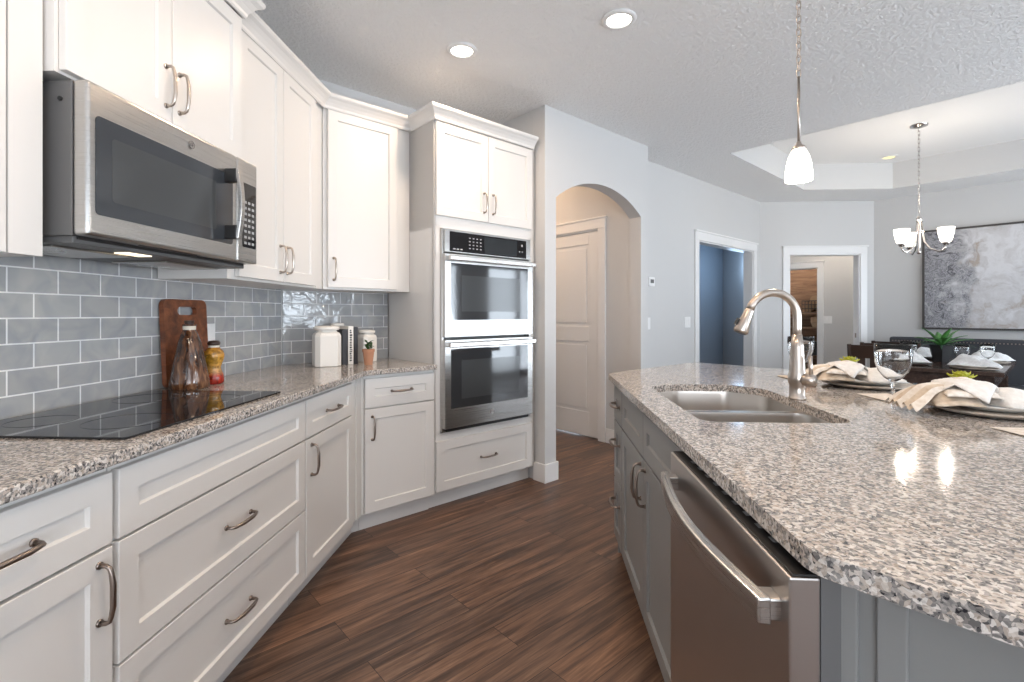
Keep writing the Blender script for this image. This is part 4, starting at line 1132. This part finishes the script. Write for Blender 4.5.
def dining_chair(label, loc, rz, m='darkwood', seatm='seatfabric', group='dining chairs at the table'):
    """faces local +y; back at local -y"""
    e = thing('dining_chair', label, 'chair', loc, rz, group)
    link('seat', MB().box(-0.22, 0.22, -0.2, 0.22, 0.43, 0.475), M[seatm], e, bevel=0.015, segs=3)
    link('seat_frame', MB().box(-0.215, 0.215, -0.205, 0.215, 0.38, 0.43), M[m], e, bevel=0.004)
    for sx in (-1, 1):
        link('leg', MB().box(sx * .19 - .02, sx * .19 + .02, 0.17, 0.21, 0, 0.38), M[m], e, bevel=0.003)
        link('back_post', MB().tube([(sx * .195, -0.24, 0), (sx * .195, -0.20, 0.42), (sx * .195, -0.215, 0.62), (sx * .195, -0.27, 0.93)], [0.022, 0.022, 0.021, 0.019], 8), M[m], e)
    mb = MB()
    def slat(z0, z1, n=10):
        rg = []
        for i in range(n + 1):
            x = -0.19 + 0.38 * i / n; cv = -0.018 * (1 - (x / 0.19) ** 2)
            def yy(z): return -0.215 - 0.055 * max(0, (z - 0.62)) / 0.31 + cv
            rg.append([mb.v((x, yy(z0) - .009, z0)), mb.v((x, yy(z0) + .009, z0)), mb.v((x, yy(z1) + .009, z1)), mb.v((x, yy(z1) - .009, z1))])
        for a_, b_ in zip(rg, rg[1:]):
            for k in range(4): mb.f([a_[k], a_[(k + 1) % 4], b_[(k + 1) % 4], b_[k]])
        mb.f(rg[0]); mb.f(rg[-1][::-1])
    slat(0.80, 0.925)
    link('top_rail', mb, M[m], e)
    mb = MB(); slat(0.56, 0.60); link('lower_rail', mb, M[m], e)
    for x in (-0.10, 0, 0.10):
        link('back_slat', MB().box(x - 0.03, x + 0.03, -0.254, -0.240, 0.59, 0.81), M[m], e)
    return e
c0 = dining_chair('dark wood dining chair nearest the island on the left side of the table', (*sw(5.92, -1.19), 0), D(-45))
dup(c0, (*sw(6.38, -1.19), 0), D(-45), 'dark wood dining chair in the middle of the three left side chairs')
dup(c0, (*sw(6.84, -1.19), 0), D(-45), 'dark wood dining chair farthest back on the left side of the table')
dup(c0, (*sw(5.36, 0.02), 0), D(135), 'dark wood dining chair with pale seat cut by the right edge of the photo')
# settee along the dining wall
e = thing('upholstered_bench', 'slate tufted bench with nailhead trim behind the dining table', 'bench', (*sw(7.5, -0.17), 0), D(-45))
link('seat', MB().box(-1.25, 1.25, -0.42, 0.0, 0.24, 0.47), M['navy'], e, bevel=0.03, segs=3)
bk = link('backrest', MB().box(-1.25, 1.25, 0.0, 0.12, 0.24, 0.945), M['navy'], e, bevel=0.025, segs=3)
mb = MB()
for i in range(84): mb.lathe([(0, 0.004), (0.004, 0.003), (0.006, 0)], (0, 0, 0), 6) if False else mb.box(-1.22 + i * 0.0293, -1.208 + i * 0.0293, -0.004, 0.0, 0.895, 0.907)
link('nailhead_trim', mb, M['nickel_dark'], bk)
mb = MB()
for i in range(9):
    for j in range(2): mb.tube([(-1.12 + i * 0.28, -0.003, 0.60 + j * 0.16), (-1.12 + i * 0.28, 0.004, 0.60 + j * 0.16)], 0.012, 8)
link('tufting_buttons', mb, M['navy'], bk)
for x in (-1.18, 1.18):
    for y in (-0.36, 0.05): link('leg', MB().box(x - .03, x + .03, y - .03, y + .03, 0, 0.245), M['darkwood'], e)
# painting
pp = (4.805, 6.455)
e = thing('abstract_painting', 'large abstract gray and white painting in a thin dark frame', 'painting', (pp[0] , pp[1], 0), D(-45))
PW, pz0, pz1 = 1.62, 1.035, 2.265
link('canvas', MB().box(0.02, PW - 0.02, -0.02, 0.012, pz0 + 0.02, pz1 - 0.02), M['art'], e)
link('frame', MB().box(0, 0.022, -0.035, 0.014, pz0, pz1).box(PW - 0.022, PW, -0.035, 0.014, pz0, pz1).box(0, PW, -0.035, 0.014, pz0, pz0 + 0.022).box(0, PW, -0.035, 0.014, pz1 - 0.022, pz1), M['frame'], e)
# table plant
e = thing('potted_agave', 'green agave in a tapered black pot on the dining table', 'plant', (*sw(6.25, -0.78), 0.7605))
mb = MB(); rings = []
for f_, z in ((0.062, 0), (0.098, 0.165), (0.09, 0.165), (0.085, 0.15)):
    rings.append([mb.v((f_ * math.cos(2 * PI * k / 6), f_ * math.sin(2 * PI * k / 6), z)) for k in range(6)])
for a_, b_ in zip(rings, rings[1:]):
    for k in range(6): mb.f([a_[k], a_[(k + 1) % 6], b_[(k + 1) % 6], b_[k]])
mb.f(rings[0][::-1]); mb.f(rings[-1])
link('pot', mb, M['blackpot'], e)
link('soil', MB().lathe([(0, 0.156), (0.078, 0.152)], n=6), M['soil'], e)
mb = MB(); random.seed(21)
for i in range(13): leaf(mb, (0, 0, 0.15), 2 * PI * i / 13 * 1 + random.uniform(-.15, .15), random.uniform(0.45, 1.2), random.uniform(0.20, 0.26), 0.068, 0.5, 8, 0.003)
link('leaves', mb, M['leaf'], e, smooth=True)
mb = MB()
for i in range(10): leaf(mb, (0, 0, 0.15), 2 * PI * i / 10 + 0.3, random.uniform(0.15, 0.4), random.uniform(0.22, 0.28), 0.032, 0.7, 8, 0.002)
link('outer_leaves', mb, M['leafdark'], e, smooth=True)
# dining settings
def cloth_mound(name, label, loc, rz, sx, sy, h, m='linenwhite', grp='napkins on the dining table', seed=0, ringed=False):
    random.seed(seed); ph = [random.uniform(0, 6) for _ in range(6)]
    def fn(u, v):
        x = (u - 0.5) * sx; y = (v - 0.5) * sy
        d = (1 - abs(2 * u - 1) ** 2.5) * (1 - abs(2 * v - 1) ** 2.5)
        z = h * d * (0.55 + 0.30 * math.sin(7 * u + ph[0]) * math.sin(5 * v + ph[1])) + 0.026 * abs(math.sin(8 * v + 5 * u + ph[2])) * (0.25 + d) + 0.014 * abs(math.sin(13 * u + ph[5])) * d + 0.002
        return (x * (1 + 0.15 * math.sin(3 * v + ph[3])), y * (1 + 0.2 * math.sin(2.5 * u + ph[4])), z)
    e = thing(name, label, 'napkin', loc, rz, grp)
    link('linen', MB().grid(fn, 26, 26), M[m], e, smooth=True, solid=0.004)
    if ringed: link('napkin_ring', MB().torus((0.0, 0, h * 0.42 + 0.012), 0.024, 0.007, 'x', 16, 8), M['blackplastic'], e, smooth=True)
    return e
tset = [(5.66, -0.49, 'front right corner of the dining table'), (5.74, -0.93, 'front left end of the dining table'), (6.45, -0.47, 'right side of the dining table behind the front setting'), (6.52, -0.95, 'left rear of the dining table')]
for i, (s_, w_, wh) in enumerate(tset):
    o = link('charger_plate', charger_mesh(0.16), M['darkwood'] if i % 2 else M['chargerwood'], smooth=True); at(o, (*sw(s_, w_), 0.7602), i)
    tag(o, 'round charger plate at the ' + wh, 'charger', 'chargers on the dining table')
    o = link('dinner_plate', plate_mesh(0.13), M['ceramic'], smooth=True); at(o, (*sw(s_, w_), 0.7735), i)
    tag(o, 'white dinner plate at the ' + wh, 'plate', 'dinner plates on the dining table')
    cloth_mound('napkin', 'white napkin bundled at the ' + wh, (*sw(s_, w_), 0.7835), D(-45 + 20 * i), 0.30, 0.17, 0.085, seed=i + 2, ringed=(i in (0, 2)))
gl = [(5.95, -0.60, 'right of the agave at the front'), (6.2, -0.45, 'on the right, behind the front glass'), (6.05, -0.98, 'just left of the agave pot'), (6.28, -1.05, 'left rear of the table')]
gp = None
for i, (s_, w_, wh) in enumerate(gl):
    if gp is None:
        gp = link('wine_goblet', goblet_mesh(0.95), M['glass'], smooth=True); at(gp, (*sw(s_, w_), 0.7605)); tag(gp, 'clear goblet on the dining table ' + wh, 'glass', 'goblets on the dining table')
    else: dup(gp, (*sw(s_, w_), 0.7605), 0, 'clear goblet on the dining table ' + wh)

# ------------------------------------------------------------------ lamps
def point(name, loc, power, color=(1, 0.86, 0.70), r=0.03):
    l = bpy.data.lights.new(name, 'POINT'); l.energy = power; l.color = color; l.shadow_soft_size = r
    o = bpy.data.objects.new(name, l); col.objects.link(o); o.location = loc; return o
def downlight(label, x, y, z=2.74, m='lens', r=0.072, power=6.5, color=(1, 0.74, 0.52), spot=True):
    e = thing('recessed_ceiling_light', label, 'ceiling light', (x, y, z))
    link('trim_ring', MB().lathe([(r * 0.86, -0.002), (r * 0.9, -0.012), (r * 1.2, -0.006), (r * 1.24, 0), (r * 0.86, 0)], n=36), M['trim'], e, smooth=True)
    link('lens', MB().lathe([(0, -0.009), (r * 0.7, -0.008), (r * 0.88, -0.004), (r * 0.88, 0)], n=32), M[m], e, smooth=True)
    if power:
        l = bpy.data.lights.new('downlight_lamp', 'AREA'); l.shape = 'DISK'; l.size = 0.13; l.energy = power; l.color = color
        o = bpy.data.objects.new('downlight_lamp', l); col.objects.link(o); o.location = (x, y, z - 0.016)
    return e
downlight('lit round recessed ceiling light above the corner wall cabinets', -0.449, 2.793)
downlight('lit round recessed ceiling light nearer the island', 0.404, 2.546)
downlight('small warm recessed light in the tray ceiling behind the chandelier', 4.049, 5.942, 3.05, 'traylens', 0.07, 0)
downlight('added recessed ceiling light, unseen overhead', -0.45, 0.9, power=7)  # extra unseen downlight, added for its light
downlight('added recessed ceiling light, unseen overhead near the dishwasher', 0.45, 0.5, power=7)  # second unseen downlight, likewise added to light the kitchen
# hallway and far hall lamps
def flush(label, x, y, power, color):
    e = thing('flush_ceiling_light', label, 'ceiling light', (x, y, 2.74))
    link('bowl', MB().lathe([(0.12, 0), (0.12, -0.02), (0.10, -0.05), (0.06, -0.075), (0, -0.085)], n=28), M['shade'], e, smooth=True)
    point('flush_lamp', (x, y, 2.60), power, color, 0.08)
hx_, hy_ = sw(3.1, -3.9); flush('flush hallway ceiling lamp behind the arch', hx_, hy_, 15, (1, 0.68, 0.44))
flush('flush ceiling lamp in the far hall', 4.35, 7.55, 16, (1, 0.86, 0.7))
flush('flush ceiling lamp in the pantry', *sw(9.7, -3.2), 14, (1, 0.8, 0.6))
hx_, hy_ = sw(7.15, -3.0); point('study_fill', (hx_, hy_, 1.9), 10, (0.5, 0.72, 1.0), 0.25)  # added fill without a fixture, brightens the side wall for an unseen window

def chain(mb, x, y, z0, z1, L_=0.035, r=0.0022):
    z = z0; i = 0
    while z < z1:
        mb_c = (x, y, z + L_ / 2)
        ax = 'y' if i % 2 else 'x'
        n = 14; m_ = 5; rings = []
        for k in range(n):
            a_ = 2 * PI * k / n; ring = []
            for q_ in range(m_):
                b_ = 2 * PI * q_ / m_
                rad = 0.0085 + r * math.cos(b_); u = rad * math.cos(a_); w = (L_ / 2 - 0.0085 + 0.0015) * (1 if math.sin(a_) > 0 else -1) + rad * math.sin(a_); h = r * math.sin(b_)
                ring.append(mb.v((x + (u if ax == 'x' else h), y + (h if ax == 'x' else u), mb_c[2] + w)))
            rings.append(ring)
        for k in range(n):
            for q_ in range(m_): mb.f([rings[k][q_], rings[(k + 1) % n][q_], rings[(k + 1) % n][(q_ + 1) % m_], rings[k][(q_ + 1) % m_]])
        z += L_ - 0.006; i += 1
# island pendant
PX, PY = 1.105, 2.165; PB = 1.795
e = thing('pendant_light', 'lit frosted glass pendant on a chain above the island', 'pendant light', (PX, PY, PB))
link('shade', MB().lathe([(0.053, 0.0), (0.053, 0.03), (0.049, 0.065), (0.041, 0.1), (0.029, 0.127), (0.018, 0.141), (0.016, 0.139), (0.027, 0.125), (0.039, 0.098), (0.047, 0.065), (0.051, 0.03), (0.051, 0.0)], n=32), M['shade'], e, smooth=True)
link('cap', MB().lathe([(0, 0.17), (0.009, 0.165), (0.012, 0.153), (0.027, 0.142), (0.029, 0.133), (0.0, 0.133)], n=24), M['nickel'], e, smooth=True)
link('bulb', MB().lathe([(0, 0.03), (0.02, 0.04), (0.026, 0.06), (0.02, 0.085), (0.012, 0.11), (0, 0.115)], n=16), M['lens'], e, smooth=True)
link('rod', MB().tube([(0, 0, 0.155), (0, 0, 0.445)], 0.0055, 10), M['nickel'], e, smooth=True)
mb = MB(); chain(mb, 0, 0, 0.442, 2.74 - PB - 0.03); link('chain', mb, M['nickel'], e, smooth=True)
link('canopy', MB().lathe([(0, 2.735 - PB - 0.03), (0.06, 2.735 - PB - 0.02), (0.062, 2.739 - PB)], n=24), M['nickel'], e, smooth=True)
point('pendant_lamp', (PX, PY, PB - 0.02), 2.5)
# chandelier
CX, CY = 3.653, 4.953
e = thing('chandelier', 'three arm nickel chandelier with lit glass shades over the dining table', 'chandelier', (CX, CY, 0))
link('canopy', MB().lathe([(0, 3.02), (0.02, 3.022), (0.068, 3.035), (0.072, 3.049)], n=28), M['chrome'], e, smooth=True)
mb = MB(); chain(mb, 0, 0, 2.17, 3.025, 0.045, 0.0028); link('chain', mb, M['chrome'], e, smooth=True)
link('stem', MB().lathe([(0, 1.80), (0.014, 1.805), (0.02, 1.82), (0.014, 1.84), (0.017, 1.87), (0.017, 2.12), (0.026, 2.13), (0.02, 2.155), (0.006, 2.175), (0, 2.18)], n=20), M['chrome'], e, smooth=True)
cr_ = Vector((math.cos(D(3.3)), math.sin(D(3.3)))); cf_ = Vector((-math.sin(D(3.3)), math.cos(D(3.3))))
for k, ph in enumerate((-49.7, 70.3, 190.3)):
    a_ = D(ph) + D(3.3); dx, dy = math.cos(a_), math.sin(a_); Ra = 0.198
    prof = [(0.022, 2.12), (0.03, 2.0), (0.04, 1.92), (0.08, 1.85), (0.15, 1.815), (0.175, 1.825), (0.193, 1.845), (Ra, 1.875)]
    am = link('arm', MB().tube([(dx * r_, dy * r_, z_) for r_, z_ in prof], 0.0075, 10), M['chrome'], e, smooth=True)
    sh = link('shade', MB().lathe([(0.026, 1.895), (0.040, 1.905), (0.050, 1.94), (0.060, 1.99), (0.064, 2.035), (0.0615, 2.035), (0.0575, 1.99), (0.047, 1.942), (0.036, 1.91), (0.0, 1.90)], (dx * Ra, dy * Ra, 0), 28), M['shade'], e, smooth=True)
    link('socket_cup', MB().lathe([(0, 1.868), (0.02, 1.87), (0.033, 1.892), (0.03, 1.905), (0, 1.905)], (dx * Ra, dy * Ra, 0), 20), M['chrome'], am, smooth=True)
    link('bulb', MB().lathe([(0, 1.905), (0.014, 1.91), (0.025, 1.95), (0.018, 1.98), (0, 1.99)], (dx * Ra, dy * Ra, 0), 16), M['lens'], sh, smooth=True)
    point('chandelier_lamp', (CX + dx * Ra, CY + dy * Ra, 2.05), 5)

# ------------------------------------------------------------------ wall fittings
def plate(name, label, cat, s_, z, w=0.115, h=0.115, rock=2):
    e = thing(name, label, cat, (*sw(s_, -2.724), z), D(45))
    link('plate', MB().box(-w / 2, w / 2, -0.006, -0.0005, -h / 2, h / 2), M['switch'], e, bevel=0.002)
    for i in range(rock):
        x = (i - (rock - 1) / 2) * 0.046
        link('rocker', MB().box(x - 0.016, x + 0.016, -0.010, -0.005, -0.033, 0.033), M['switch'], e, bevel=0.0015)
    return e
plate('light_switch', 'white double rocker switch beside the wide cased opening', 'light switch', 4.99, 1.135, 0.125, 0.118)
plate('light_switch', 'white single switch just right of the arch under the thermostat', 'light switch', 4.225, 1.13, 0.075, 0.118, 1)
e = thing('thermostat', 'small white thermostat with gray screen right of the arch', 'thermostat', (*sw(4.27, -2.724), 1.545), D(45))
link('case', MB().box(-0.05, 0.05, -0.022, -0.0005, -0.045, 0.045), M['switch'], e, bevel=0.005)
link('screen', MB().box(-0.03, 0.03, -0.0235, -0.021, -0.015, 0.022), M['darkplastic'], e)
e = thing('light_switch', 'white switch on the gray wall seen through the far doorway', 'light switch', (sw(9.12, -2.53)[0], sw(9.12, -2.53)[1], 1.13), D(-45))
link('plate', MB().box(-0.06, 0.06, -0.006, -0.0005, -0.06, 0.06), M['switch'], e, bevel=0.002)
link('rocker', MB().box(-0.04, -0.008, -0.010, -0.005, -0.033, 0.033).box(0.008, 0.04, -0.010, -0.005, -0.033, 0.033), M['switch'], e)
o = link('strike_plate', MB().box(0, 0.002, -0.014, 0.014, -0.03, 0.03), M['nickel_dark']); at(o, (4.264, 6.895, 0.935)); tag(o, 'small metal latch plate on the far doorway jamb', 'latch')

# pantry shelf with baskets
p = sw(10.28, -3.2)
e = thing('pantry_shelf', 'dark wooden shelf unit inside the pantry beyond the far doorway', 'shelf', (p[0], p[1], 0), D(-45))
for z in (0.45, 0.95, 1.22): link('shelf', MB().box(-0.9, 0.9, -0.42, -0.005, z, z + 0.03), M['rustic'], e)
link('upright', MB().box(-0.93, -0.9, -0.42, -0.005, 0, 1.5), M['rustic'], e); link('upright', MB().box(0.9, 0.93, -0.42, -0.005, 0, 1.5), M['rustic'], e)
def shelf_pt(x, y): return (p[0] + (x + y) / R2, p[1] + (-x + y) / R2)
bx = shelf_pt(0.30, -0.22)
e = thing('wire_basket', 'dark wire basket of rolled towels on the pantry shelf', 'basket', (bx[0], bx[1], 1.252), D(-45))
mb = MB()
for z in (0, 0.07, 0.14, 0.21):
    mb.tube([(-.26, -.15, z), (.26, -.15, z), (.26, .15, z), (-.26, .15, z), (-.26, -.15, z)], 0.008, 6)
for i in range(11): mb.tube([(-.26 + i * .052, -.15, 0), (-.26 + i * .052, -.15, .21)], 0.006, 5)
link('wire', mb, M['crate'], e)
for x, z, r in ((-0.14, 0.09, .075), (0.03, 0.09, .08), (0.17, 0.09, .07), (-0.06, 0.23, .075), (0.1, 0.235, .07)):
    link('rolled_towel', MB().tube([(x, -.13, z), (x, .13, z)], r, 16), M['basketbrown'], e)
bx = shelf_pt(0.30, -0.22)
e = thing('woven_basket', 'tan woven basket on the middle pantry shelf', 'basket', (bx[0], bx[1], 0.982), D(-45))
link('body', MB().lathe([(0, 0), (0.13, 0), (0.16, 0.1), (0.15, 0.19), (0.14, 0.19), (0.12, 0.02), (0, 0.02)], n=20), M['basketbrown'], e)
bx = shelf_pt(0.30, -0.22)
o = link('storage_box', MB().box(-.2, .2, -.14, .14, 0, .24), M['crate'], bevel=0.01); at(o, (bx[0], bx[1], 0.482), D(-45)); tag(o, 'dark storage box on the lowest pantry shelf', 'box')
